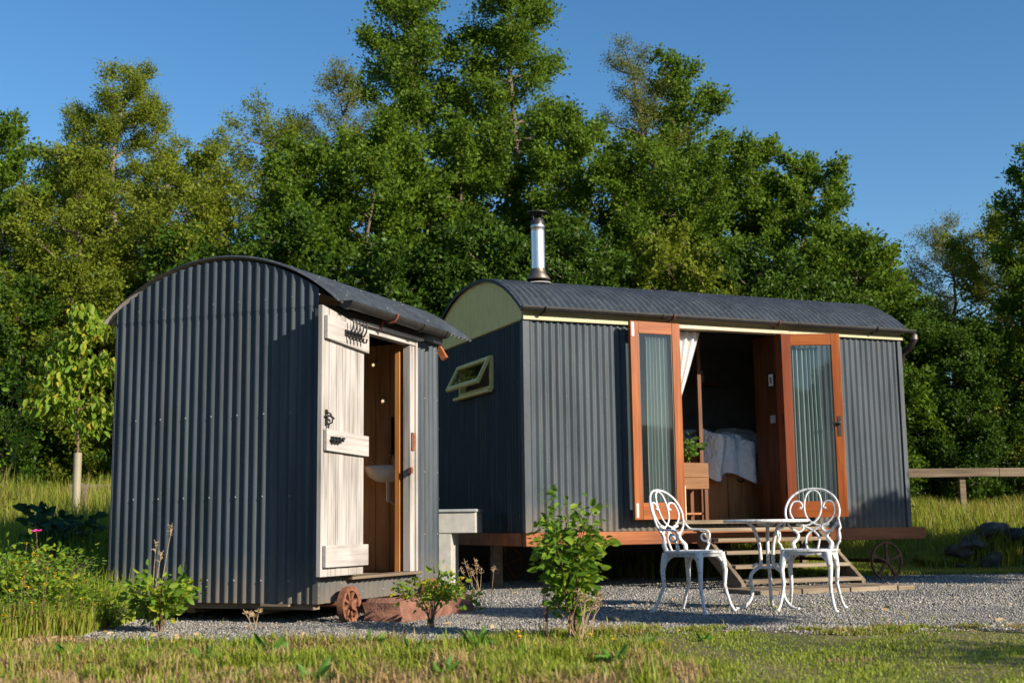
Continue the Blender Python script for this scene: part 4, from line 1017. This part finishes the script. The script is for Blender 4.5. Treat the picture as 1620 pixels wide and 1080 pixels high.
tb=empty('garden_table',(1.955,9.78,-.004),0,'small round white iron garden table between the two chairs','table')
tb.scale=(1,1,.962)
mb=MB(); mb.lathe([(.001,.706),(.29,.706),(.318,.712),(.328,.706),(.328,.692),(.318,.686),(.30,.694),(.001,.694)],48); mb.build('table_top',M['whiteiron'],tb)
mb=MB(); mb.tube([(.052*math.cos(a),.052*math.sin(a),.33) for a in np.linspace(0,6.283,25)[:-1]],.010,8,closed=True); mb.build('ring',M['whiteiron'],tb); mb=MB(); mb.tube([(.06*math.cos(a),.06*math.sin(a),.672) for a in np.linspace(0,6.283,25)[:-1]],.010,8,closed=True); mb.build('ring',M['whiteiron'],tb)
def spl(P,m=7):
    P=[Vector(p) for p in P]; out=[]
    for i in range(len(P)-1):
        p0,p1,p2,p3=P[max(i-1,0)],P[i],P[i+1],P[min(i+2,len(P)-1)]
        for k in range(m):
            t=k/m; out.append(.5*((2*p1)+(-p0+p2)*t+(2*p0-5*p1+4*p2-p3)*t*t+(-p0+3*p1-3*p2+p3)*t**3))
    return out+[P[-1]]
for k in range(3):
    a=k*2*math.pi/3+math.pi*1.07; d=Vector((math.cos(a),math.sin(a),0)); f=lambda r_,z:d*r_+Vector((0,0,z))
    mb=MB(); mb.tube(spl([f(.15,.69),f(.11,.65),f(.068,.54),f(.055,.42),f(.06,.345),f(.10,.315),f(.135,.28),f(.145,.22),f(.135,.15),f(.15,.085),f(.20,.03),f(.25,.012),f(.275,.012)]),[.018,.017,.016,.015,.0145]+[.014]*7*11+[.014]*3,8)
    mb.tube(spl([f(.06,.335),f(.09,.36),f(.115,.345)]),.009,6); mb.lathe([(.001,-.014),(.016,0),(.001,.014)],8,f(.118,.342)); mb.lathe([(.001,-.012),(.016,0),(.001,.012)],8,f(.165,.215)); mb.tube([f(.145,.21),f(.168,.215)],.009,6); mb.build('leg',M['whiteiron'],tb)

# ------------------------------------------------------------------ shrubs and flowers
def shrub(name,label,base,H,rad,nst,nleaf,ls,mat,seed,cat='shrub',up=1.0,asp=.6,group=None,stemr=.006,droop=.2,vbias=0,low=.15,side=None):
    r=np.random.default_rng(seed); root=empty(name,base,0,label,cat,group); mb=MB(); P=[];D=[];Sz=[]
    per=max(1,nleaf//nst)
    for i in range(nst):
        a=r.uniform(0,6.28); rr=rad*r.uniform(.2,1)**.6; hh=H*r.uniform(.55,1.0)*(1-.35*(rr/rad)**2)
        p3=Vector((math.cos(a)*rr,math.sin(a)*rr,hh)); p1=Vector((math.cos(a)*rr*.15+r.normal(0,.01),math.sin(a)*rr*.15,hh*.35)); p2=Vector((math.cos(a)*rr*.5,math.sin(a)*rr*.5,hh*.75)); 
        pts=spl([(r.normal(0,.015),r.normal(0,.015),-.03),p1,p2,p3],4); mb.tube(pts,[stemr*(1-.75*k/(len(pts)-1)) for k in range(len(pts))],6)
        for j in range(per):
            t=r.uniform(low,1)**.8; f=t*(len(pts)-1); k=min(int(f),len(pts)-2); q=pts[k].lerp(pts[k+1],f-k)
            o_=r.normal(size=3)*np.array([1,1,.5])+np.array([math.cos(a)*.4,math.sin(a)*.4,.3*up]); o_/=np.linalg.norm(o_)
            q=np.array(q)+o_*r.uniform(.0,.09)*(rad/.15)**.5; P.append(q); o_[2]-=droop*r.uniform(0,2); D.append(o_); Sz.append(ls*r.uniform(.5,1.25))
    mb.build('stem',M['stem'],root); P=np.array(P);D=np.array(D);Sz=np.array(Sz)
    v=np.clip(r.uniform(size=len(P))*.85+vbias+.15*r.uniform(size=len(P)),0,1)
    leaf_mesh('foliage',P,D,Sz,M[mat],v,root,asp,6,r); return root
def gp(px,py,Y): q=at(px,py,Y); return (q.x,Y,float(gz(q.x,Y)))
shrub('rose_bush','tall leafy green bush standing alone in the gravel edge before the large hut',gp(905,1005,7.45),1.05,.20,24,900,.064,'leaf_lime',71,vbias=-.14,asp=.62,low=.2)
shrub('tall_weed','thin pale green weed rising highest above the tall leafy bush',gp(866,1000,7.42),1.16,.05,6,420,.034,'leaf_rose',72,cat='weed',vbias=-.05,low=.6,asp=.3,stemr=.003)
shrub('rose_bush','small leafy bush with yellowing leaves before the left end of the small hut',gp(252,1000,8.25),.44,.22,18,560,.058,'leaf_lime',73,vbias=.0,low=.3)
shrub('rose_bush','small bright lime bush in front of the red stone step',gp(682,990,8.3),.40,.21,13,520,.042,'leaf_lime',74,vbias=.12,low=.68)
shrub('rose_bush','yellow green rose bush at the left edge under the pink flower',gp(30,985,8.5),.66,.42,34,1900,.045,'leaf_lime',75,vbias=.02)
shrub('flower_clump','bushy green clump of flowering weeds left of the small hut',gp(112,990,8.7),.42,.34,30,1600,.04,'leaf_lime',76,cat='plant',vbias=-.05,asp=.3)
shrub('flower_clump','lush green weeds at the foot of the bank directly under the pink flower',gp(70,985,8.35),.34,.34,30,1500,.036,'leaf_lime',101,cat='plant',vbias=-.12,asp=.28)
shrub('flower_clump','low green weeds spilling onto the gravel at the left',gp(165,985,8.6),.2,.26,24,1000,.034,'leaf_lime',102,cat='plant',vbias=-.15,asp=.28)
shrub('flower_clump','tall feathery weeds in shade against the left edge of the small hut',gp(140,930,9.6),.55,.3,26,1100,.04,'leaf_rose',103,cat='plant',vbias=-.1,asp=.25)
shrub('flower_clump','weeds in the bottom left corner of the bank before the rose bush',gp(5,1000,8.1),.3,.3,26,1200,.035,'leaf_lime',104,cat='plant',vbias=-.12,asp=.28)
shrub('flower_clump','tall wild flowering weeds standing behind the pink flower on the left bank',gp(75,930,9.3),.62,.4,34,1700,.042,'leaf_lime',105,cat='plant',vbias=-.16,asp=.26)
shrub('flower_clump','leafy wild weeds on the upper left bank below the sapling',gp(60,850,11.0),.5,.5,34,1500,.05,'leaf_rose',106,cat='plant',vbias=-.1,asp=.3)
shrub('flower_clump','feathery weeds at the corner of the small hut beside the gravel',gp(150,985,8.75),.22,.2,20,700,.035,'leaf_rose',79,cat='plant',vbias=-.02,asp=.3)
shrub('flower_clump','pale tangle of weeds behind the rose bush at the left edge',gp(20,900,9.8),.55,.45,26,1200,.045,'leaf_rose',80,cat='plant',vbias=.02,asp=.3)
shrub('dark_shrub','dark big leaved plant in the shade left of the small hut',gp(105,850,11.2),1.0,.32,24,300,.125,'leaf_dark',77,cat='plant',asp=.6,droop=.3,low=.5)
shrub('bramble','low brown and green weed growing beside the right end of the stone step',gp(742,960,9.9),.2,.14,8,120,.04,'leaf_rose',78,cat='weed',vbias=.15)
# dry stalk weed near stone step
def stalks(name,label,base,H,n,seed,spread=.12,plume=True,cat='weed'):
    r=np.random.default_rng(seed); mb=MB()
    for i in range(n):
        a=r.uniform(0,6.28); b_=Vector((r.normal(0,spread*.25),r.normal(0,spread*.25),-.02)); tp_=b_+Vector((math.cos(a)*spread*r.uniform(.3,1.6),math.sin(a)*spread*r.uniform(.3,1.6),H*r.uniform(.6,1)))
        pts=spl([b_,b_.lerp(tp_,.5)+Vector((0,0,H*.06)),tp_],5); mb.tube(pts,[.0035*(1-.6*k/(len(pts)-1)) for k in range(len(pts))],5)
        if plume:
            for k in range(14):
                q=pts[-1].lerp(pts[-3],k/16); d=Vector(r.normal(0,1,3)).normalized()*.03; d.z=abs(d.z); mb.tube([q,q+d],[.003,.0015],4)
    o=mb.build(name,M['dry'],None,loc=base); return tag(o,label,cat)
stalks('dry_weed','dry brown stalks sprouting beside the stone step in front of the beam',gp(762,945,10.2),.42,9,81,.22)
stalks('seed_grass','tall seeding grass stems in front of the left end of the small hut',gp(240,995,8.3),.72,3,82,.06)
stalks('dry_weed','tan dead leaves and stalks at the foot of the tall leafy bush',gp(915,1015,7.3),.34,14,83,.14)
stalks('seed_grass','pair of dry stalks before the dark gap under the small hut',gp(400,985,8.3),.16,4,84,.05)
# sapling in guard
sb=at(121,730,14.0); gzs=float(gz(sb.x,14.0))
sap=empty('sapling_tree',(sb.x,14.0,gzs),0,'bright lime sapling growing out of a pale plastic guard left of the small hut','sapling')
r=np.random.default_rng(91); mb=MB(); P=[];D=[];Sz=[]
Hs=at(118,490,14.0).z-gzs
mb.tube([(0,0,0),(.01,0,Hs*.4),(-.01,0,Hs*.75),(0,0,Hs)],[.02,.016,.011,.004],6)
for (h,dx,dz,L) in ((.66,.28,.22,.4),(.7,-.28,.2,.4),(.8,.02,.3,.4),(.86,.12,.25,.4),(.55,-.45,.03,.5),(.5,.35,.16,.42),(.62,-.2,.2,.4),(.7,.22,.26,.45),(.78,-.22,.32,.35),(.82,.15,.3,.4),(.72,-.12,.3,.3),(.9,.06,.2,.3),(.88,-.06,.22,.3),(.48,.15,.02,.35),(.56,.3,.0,.3),(.95,.02,.08,.2),(.6,-.35,-.05,.3)):
    a=Vector((0,0,Hs*h)); b_=a+Vector((dx*1.35,r.normal(0,.15),dz)); pts=spl([a,a.lerp(b_,.5)+Vector((0,0,.05)),b_],5); mb.tube(pts,[.008*(1-.6*k/(len(pts)-1)) for k in range(len(pts))],5)
    for k in range(90):
        q=np.array(pts[int(r.uniform(.2,1)*(len(pts)-1))])+r.normal(0,.05,3); P.append(q); D.append(np.array([r.normal(0,.5),r.normal(0,.5),-.8])); Sz.append(.11*r.uniform(.6,1.2))
mb.build('trunk',M['stem'],sap); leaf_mesh('crown',np.array(P),np.array(D),np.array(Sz),M['leaf_lime'],np.clip(r.uniform(.35,.95,len(P)),0,1),sap,.55,6,r)
mb=MB(); mb.lathe([(.045,0),(.045,at(122,716,14.0).z-gzs),(.040,at(122,716,14.0).z-gzs),(.040,.3)],16); o=mb.build('tree_guard',M['guard'],None,loc=(sb.x+.012,14.0,gzs)); tag(o,'pale plastic guard tube around the sapling stem','tree guard')
mb=MB(); mb.box(-.02,.02,-.02,.02,-.1,.62); o=mb.build('stake',M['fencewood'],None,loc=(sb.x+.10,14.02,gzs),); tag(o,'short wooden stake beside the pale guard tube','stake')
# overhanging twig, left edge
shrub('hedge_shrub','loose leafy shrub reaching into the frame at the left edge beside the sapling',(at(10,700,14.6).x-.1,14.6,float(gz(-5.9,14.6))),2.1,.55,12,520,.09,'leaf_lime',92,low=.5,vbias=-.1)

# ------------------------------------------------------------------ grass (stuff)
def blades(name,P,h,v,mat,label,width=.004,seed=1,bend=.45,kind='stuff'):
    r=np.random.default_rng(seed); n=len(P); a=r.uniform(0,2*np.pi,n); d=np.stack([np.cos(a),np.sin(a),np.zeros(n)],1); sd=np.stack([-np.sin(a),np.cos(a),np.zeros(n)],1)
    b=bend*r.uniform(.1,1.3,n)[:,None]; H=h[:,None]; w=(width*r.uniform(.7,1.4,n))[:,None]; z=np.array([[0,0,1.]])
    p1=P+d*H*b*.25+z*H*.55; p2=P+d*H*b*.9+z*H*(1-.25*b)
    V=np.stack([P-sd*w,P+sd*w,p1+sd*w*.8,p1-sd*w*.8,p2],1).reshape(-1,3); i=np.arange(n)[:,None]*5
    F=np.concatenate([i+np.array([[0,1,2]]),i+np.array([[0,2,3]]),i+np.array([[3,2,4]])],0)
    o=np_mesh(name,V,F,M[mat],np.repeat(np.clip(v,0,1),5)); return tag(o,label,None,None,kind)
def nz2(x,y,s,seed):
    r=np.random.default_rng(seed); out=np.zeros_like(x)
    for k in range(6):
        a=r.uniform(0,6.28); f=s*r.uniform(.6,1.8); out+=np.sin(f*(x*np.cos(a)+y*np.sin(a))+r.uniform(0,6.28))
    return out/6*1.6
# foreground strip
n=115000; y=3.9+rng.uniform(0,1,n)**.85*4.6; x=rng.uniform(-1,1,n)*(y*.47+.3)
ge=np.array([gravel_edge(q)+(max(0,-2.2-q)*1.3 if q<-2.2 else 0) for q in x]); edge=ge-y+.30*nz2(x,y,4.2,2)
lawn=sm((x-.55-.35*nz2(x,y,2,21))/.5)
m1=nz2(x,y,1.5,3); m2=nz2(x,y,5,4); m3=nz2(x,y,11,22)
gs=lambda cx,cy,rx,ry: np.exp(-((x-cx)/rx)**2-((y-cy)/ry)**2)
dry=gs(-2.0,6.0,.9,.55)+gs(-.6,5.75,.5,.3)+1.3*gs(.58,5.75,.36,.5)+gs(.33,7.0,.25,.25)+.8*gs(-1.4,7.2,.5,.25)+.7*gs(1.7,6.4,.35,.12)
lush=gs(-.4,6.9,.35,.4)+gs(-1.25,6.5,.35,.35)+gs(-2.6,7.0,.3,.3)+gs(-.15,6.1,.3,.3)
straw=sm((.75*m1+.55*m2+.3*m3-.12+1.25*dry-1.1*lush-.75*lawn*(1-.9*gs(1.7,6.4,.35,.12))+.15*(1-lawn))/.5)
keep=(edge>0)&(rng.uniform(size=n)>.5*straw)
x,y,lawn,m1,m2,straw,edge=[q[keep] for q in (x,y,lawn,m1,m2,straw,edge)]; n=len(x); ne=sm(edge/.7)
h=(.014+.036*rng.uniform(size=n)**1.5)*(1-.5*lawn)*(.5+.5*ne)*(.55+.75*sm((m2+.3*rng.normal(size=n)+.4)/.8))+(1-lawn)*(1-straw)*np.clip(m2+.2,0,1)*.05*ne*rng.uniform(size=n)
v=.76-.06*(1-lawn)-.64*straw+.13*rng.normal(size=n)+.14*np.clip(m2,-1,1)*(1-straw)
P=np.stack([x,y,gz(x,y)],1); sel=straw>.5
blades('grass',P[~sel],h[~sel],v[~sel],'grass','short green grass along the foreground',.0031,5,.95)
blades('dry_grass',P[sel],h[sel]*1.5,v[sel],'grass','flattened dry straw patches in the foreground grass',.0034,15,1.3)
# tufts of longer foreground grass
n=34000; tx=rng.uniform(-1,1,330); ty=5.2+2.2*rng.uniform(0,1,330)**.7; tx=tx*(ty*.43); ok=tx<.75; tx,ty=tx[ok],ty[ok]; k=rng.integers(0,len(tx),n)
ts=rng.uniform(.4,1.3,len(tx))[k]; x=tx[k]+rng.normal(0,.06,n)*ts; y=ty[k]+rng.normal(0,.05,n)*ts; tv=rng.choice([-.42,-.15,.12,.22,.3,.36],len(tx))[k]
blades('grass_tufts',np.stack([x,y,gz(x,y)],1),(.02+.10*rng.uniform(size=n)**1.7*(.35+.65*sm((7.4-y)/1.0)))*ts,.52+tv+.14*rng.normal(size=n),'grass','longer tufts of green and dry grass in front of the gravel',.0036,6,1.0)
# left meadow
n=90000; y=7.7+rng.uniform(0,1,n)**1.25*11; x=-(y*.43+.6)+rng.uniform(0,1,n)*(y*.43+.6-2.75)
inh=(x>-3.2)&(y>9.2); x2=np.where(inh,x-.6,x); x=x2; m1=nz2(x,y,1.3,8); keep=(y-7.7+.3*m1>.35*np.clip(x+3.6,0,1))
x,y,m1=x[keep],y[keep],m1[keep]; n=len(x)
m2=nz2(x,y,3.1,31); h=(.10+.40*rng.uniform(size=n)**1.4)*(.5+.3*m1+.35*np.clip(m2,-.6,1)+.85*sm((y-8)/3.2)); v=.76+.14*m1+.16*m2+.15*rng.normal(size=n)-.28*sm((y-11)/4)*rng.uniform(size=n)-.2*sm((8.4-y)/.6)
blades('meadow_grass',np.stack([x,y,gz(x,y)],1),np.maximum(h,.04),v,'grass','tall rough meadow grass on the bank left of the small hut',.005,9,.5)
# behind/right bank
n=60000; y=15.3+rng.uniform(0,1,n)**1.1*6.5; x=3.2+rng.uniform(0,1,n)*(y*.45-2.6); m1=nz2(x,y,1.1,10)
h=(.10+.45*rng.uniform(size=n)*sm((y-16.2)/1.6))*(.75+.3*m1); v=.70+.16*m1+.2*rng.normal(size=n)-.1*sm((y-17)/2)
blades('bank_grass',np.stack([x,y,gz(x,y)],1),np.maximum(h,.04),v,'grass','long sunlit grass on the bank under the right hand fence',.006,11,.5)
n=26000; y=15.4+rng.uniform(0,1,n)*4; x=-6+rng.uniform(0,1,n)*9.5; h=.15+.3*rng.uniform(size=n)
blades('rough_grass',np.stack([x,y,gz(x,y)],1),h,.6+.2*rng.normal(size=n),'grass','rough grass behind the two huts',.006,12,.5)
# sparse weeds in gravel
n=2600; y=8.0+rng.uniform(0,1,n)*4.5; x=rng.uniform(-1,1,n)*(y*.42); m=nz2(x,y,2.2,13); keep=(m>.55)|(rng.uniform(size=n)<.04); x,y=x[keep],y[keep]
blades('gravel_weeds',np.stack([x,y,gz(x,y)],1),.02+.05*rng.uniform(size=len(x)),.6+.2*rng.normal(size=len(x)),'grass','sparse tiny grass weeds growing through the gravel',.003,14,.9)

# ------------------------------------------------------------------ gravel stones (stuff)
n=150000; u=rng.uniform(0,1,n); y=7.25+ (15.2-7.25)*u**1.7; x=rng.uniform(-1,1,n)*(y*.435)+.0
ge=np.array([gravel_edge(q)+(max(0,-2.2-q)*1.3 if q<-2.2 else 0) for q in x]); keep=(y>ge-.12+.15*rng.normal(size=n)*.5)&(x>-3.1)
x,y=x[keep],y[keep]; n=len(x); sz=(.0038+.0075*rng.uniform(size=n)**3)*(1+.25*nz2(x,y,2,43))*(1+.05*(y-8))
base=np.array([[1,0,0],[-1,0,0],[0,1,0],[0,-1,0],[0,0,1],[0,0,-1]],float); fo=np.array([[0,2,4],[2,1,4],[1,3,4],[3,0,4],[2,0,5],[1,2,5],[3,1,5],[0,3,5]])
A=rng.normal(size=(n,3,3)); Q,_=np.linalg.qr(A)
sc=rng.uniform(.6,1.35,size=(n,1,3)); V=(base[None]*sc+rng.normal(0,.12,size=(n,6,3)))@Q*sz[:,None,None]; V[:,:,2]*=.75
V+=np.stack([x,y,gz(x,y)+.006+sz*.35],1)[:,None,:]
F=(np.arange(n)[:,None,None]*6+fo[None]).reshape(-1,3); cv=np.clip(rng.normal(.45,.24,n)+.16*nz2(x,y,1.6,41)+.1*nz2(x,y*2.2,4,42),0,1)
o=np_mesh('gravel',V.reshape(-1,3),F,M['pebble'],np.repeat(cv,6)); tag(o,'loose grey stone chippings covering the yard',None,None,'stuff')

# ------------------------------------------------------------------ flowers
def flower(label,base,H,mat,np_,pr,group=None,name='buttercup'):
    f=empty(name,base,0,label,'flower',group); mb=MB(); mb.tube([(0,0,-.02),(.01,0,H*.5),(.0,.0,H)],[.0022,.002,.0018],5); mb.build('stem',M['stem'],f)
    mb=MB()
    for k in range(np_):
        a=2*math.pi*k/np_; d=Vector((math.cos(a),math.sin(a),0)); t=Vector((-d.y,d.x,0)); c0=Vector((0,0,H))
        mb.add([c0,c0+d*pr*.6+t*pr*.5+Vector((0,0,pr*.3)),c0+d*pr+Vector((0,0,pr*.5)),c0+d*pr*.6-t*pr*.5+Vector((0,0,pr*.3))],[(0,1,2,3)],0,True)
    mb.lathe([(pr*.2,0),(pr*.2,pr*.15),(.0001,pr*.25)],8,(0,0,H),None,1); mb.build('blossom',[M[mat],M['petal_y']],f,solid=.001); return f
bc=None; spots=[(20,905,8.3,.38),(45,930,8.2,.3),(12,960,8.2,.25),(62,905,8.6,.42),(88,915,8.7,.4),(100,908,8.9,.4),(112,940,8.6,.25),(60,975,8.2,.15),(30,880,9.2,.45),(78,888,9.4,.4),(118,925,9.0,.3),(96,898,9.6,.35),(138,920,9.0,.22),(160,935,8.9,.16),(52,992,8.1,.08),(85,935,8.4,.25),(10,850,10.5,.5),(22,790,12.5,.45),(8,802,12,.45),(130,885,9.8,.3),(70,950,8.3,.2),(42,860,9.8,.45),(749,1008,7.4,.09),(823,1008,7.2,.12),(849,1020,6.9,.10),(732,1050,6.2,.08),(450,1022,7.2,.08),(972,1013,7.1,.08),(612,1075,5.6,.08),(305,1045,6.6,.08),(210,960,8.3,.12),(35,915,8.0,.3),(70,925,8.0,.3),(95,945,8.1,.2),(15,935,8.0,.3),(50,955,8.0,.2),(110,915,8.3,.3),(128,948,8.3,.2),(8,975,7.9,.15),(90,970,8.1,.15),(150,955,8.3,.15),(75,900,8.2,.35),(40,890,8.2,.4),(820,1000,7.2,.1),(935,1005,7.1,.1),(565,1040,6.4,.1),(690,1030,6.6,.1)]
for px,py,Y,H in spots:
    q=at(px,py,Y); base=(q.x,Y,max(float(gz(q.x,Y)),q.z-H) if q.z-H>float(gz(q.x,Y)) else q.z-H); Hh=q.z-float(gz(q.x,Y)); base=(q.x,Y,float(gz(q.x,Y)))
    if bc is None: bc=flower('small yellow buttercup flower in the rough grass',base,max(Hh,.05),'petal_y',5,.024,'yellow buttercups in the grass')
    else:
        c=copy_tree(bc); c.location=base; c.scale=(1,1,1); hs=max(Hh,.05)/H0; c.location=(q.x,Y,q.z-H0); c.rotation_euler=(0,0,px*1.3)
    if bc is not None and 'H0' not in globals(): H0=max(Hh,.05)
q=at(66,841,8.5); zz=float(gz(q.x,8.5))
f=flower('single bright pink rose flower left of the small hut',(q.x,8.5,zz),q.z-zz,'petal_p',6,.042,None,'rose_flower'); f.rotation_euler=(R(8),0,0)

# broad-leaved weeds in the foreground grass
def rosette(base,seed):
    r=np.random.default_rng(seed); f=empty('broadleaf_weed',base,r.uniform(0,6),'broad leaved green weed lying flat in the foreground grass','weed','broad leaved weeds in the grass')
    n=9; a=np.arange(n)*2.4; P=np.stack([.01*np.cos(a),.01*np.sin(a),np.full(n,.01)],1); D=np.stack([np.cos(a),np.sin(a),r.uniform(.35,1.3,n)],1)
    leaf_mesh('foliage',P,D,r.uniform(.05,.11,n),M['leaf_rose'],r.uniform(.1,.75,n),f,.36,6,r)
    mb=MB(); mb.tube([(0,0,-.03),(0,0,.03)],[.008,.006],6); mb.build('stem',M['stem'],f); return f
r0=rosette((-.22,7.35,float(gz(-.22,7.35))),301); rr_=np.random.default_rng(302)
for px,Y in ((748,7.1),(822,6.6),(560,6.4),(655,6.9),(430,7.0),(330,6.6),(240,7.1),(1010,7.1),(960,6.3),(120,6.9),(700,5.9),(880,6.9),(590,7.25),(1100,7.3),(500,5.8),(390,6.0)):
    c=copy_tree(r0); x_=(px-810)/F_PX*Y; c.location=(x_,Y,float(gz(x_,Y))); c.rotation_euler=(0,0,rr_.uniform(0,6)); k_=rr_.uniform(.6,1.25); c.scale=(k_,k_,k_)
# weeds over the stone wall
n=12000; x=rng.uniform(5.2,8.6,n); y=15.95+rng.uniform(0,.5,n); 
blades('wall_weeds',np.stack([x,y,gz(x,y)+.02],1),.15+.45*rng.uniform(size=n)*(nz2(x,y,4,51)>.1),.6+.15*rng.normal(size=n),'grass','grass and weeds growing through the stone wall',.006,52,.6)

# fallen leaves on the gravel
n=260; y=7.7+rng.uniform(0,1,n)**1.3*6; x=rng.uniform(-1,1,n)*(y*.42); D=rng.normal(size=(n,3)); D[:,2]*=.12
lt=leaf_mesh('leaf_litter',np.stack([x,y,gz(x,y)+.016],1),D,rng.uniform(.025,.055,n),M['dry'],rng.uniform(size=n),None,.5,6,np.random.default_rng(77)); tag(lt,'dead brown leaves scattered over the gravel',None,None,'stuff')

n=16000; tx=rng.uniform(-1,1,120); ty=7.3+.6*rng.uniform(0,1,120)**1.8; tx=tx*(ty*.42); ty=np.array([gravel_edge(q) for q in tx])+np.array(rng.normal(-.06,.09,len(tx))); ok=(tx>-2.3); tx,ty=tx[ok],ty[ok]; k=rng.integers(0,len(tx),n); ts=(rng.uniform(.3,1.1,len(tx))*(1-.45*sm((tx-.5)/.5)))[k]
x=tx[k]+rng.normal(0,.10,n)*ts; y=ty[k]+rng.normal(0,.07,n)*ts; tv=rng.choice([-.3,.0,.15,.25],len(tx))[k]
blades('edge_grass',np.stack([x,y,gz(x,y)],1),(.015+.085*rng.uniform(size=n)**1.6)*ts,.58+tv+.14*rng.normal(size=n),'grass','ragged grass tufts creeping over the front edge of the gravel',.004,62,1.0)
# plant and jars inside the large hut
shrub('potted_plant','leafy green plant standing on the bedside cabinet inside the left glazed door',to_w(B0,TB,(2.10,.40,1.30)),.34,.13,9,150,.06,'leaf_rose',111,cat='plant',vbias=-.1)
mb=MB(); mb.box(0,1.1,0,.16,0,.022); o=mb.build('wall_shelf',M['bedwood'],None,loc=to_w(B0,TB,(2.75,2.38,2.42)),rz=TB); tag(o,'high wooden shelf on the back wall inside the large hut','shelf')
jar0=None
for k,(dx,h_) in enumerate(((.12,.10),(.38,.15),(.55,.12),(.8,.17))):
    mb=MB(); mb.lathe([(.032,0),(.045,.02),(.05,h_*.55),(.03,h_*.85),(.034,h_)],14); o=mb.build('jar',M['ceramic'],None,loc=to_w(B0,TB,(2.75+dx,2.46,2.443))); tag(o,'pale jar on the high shelf inside the large hut','jar','jars on the high shelf')
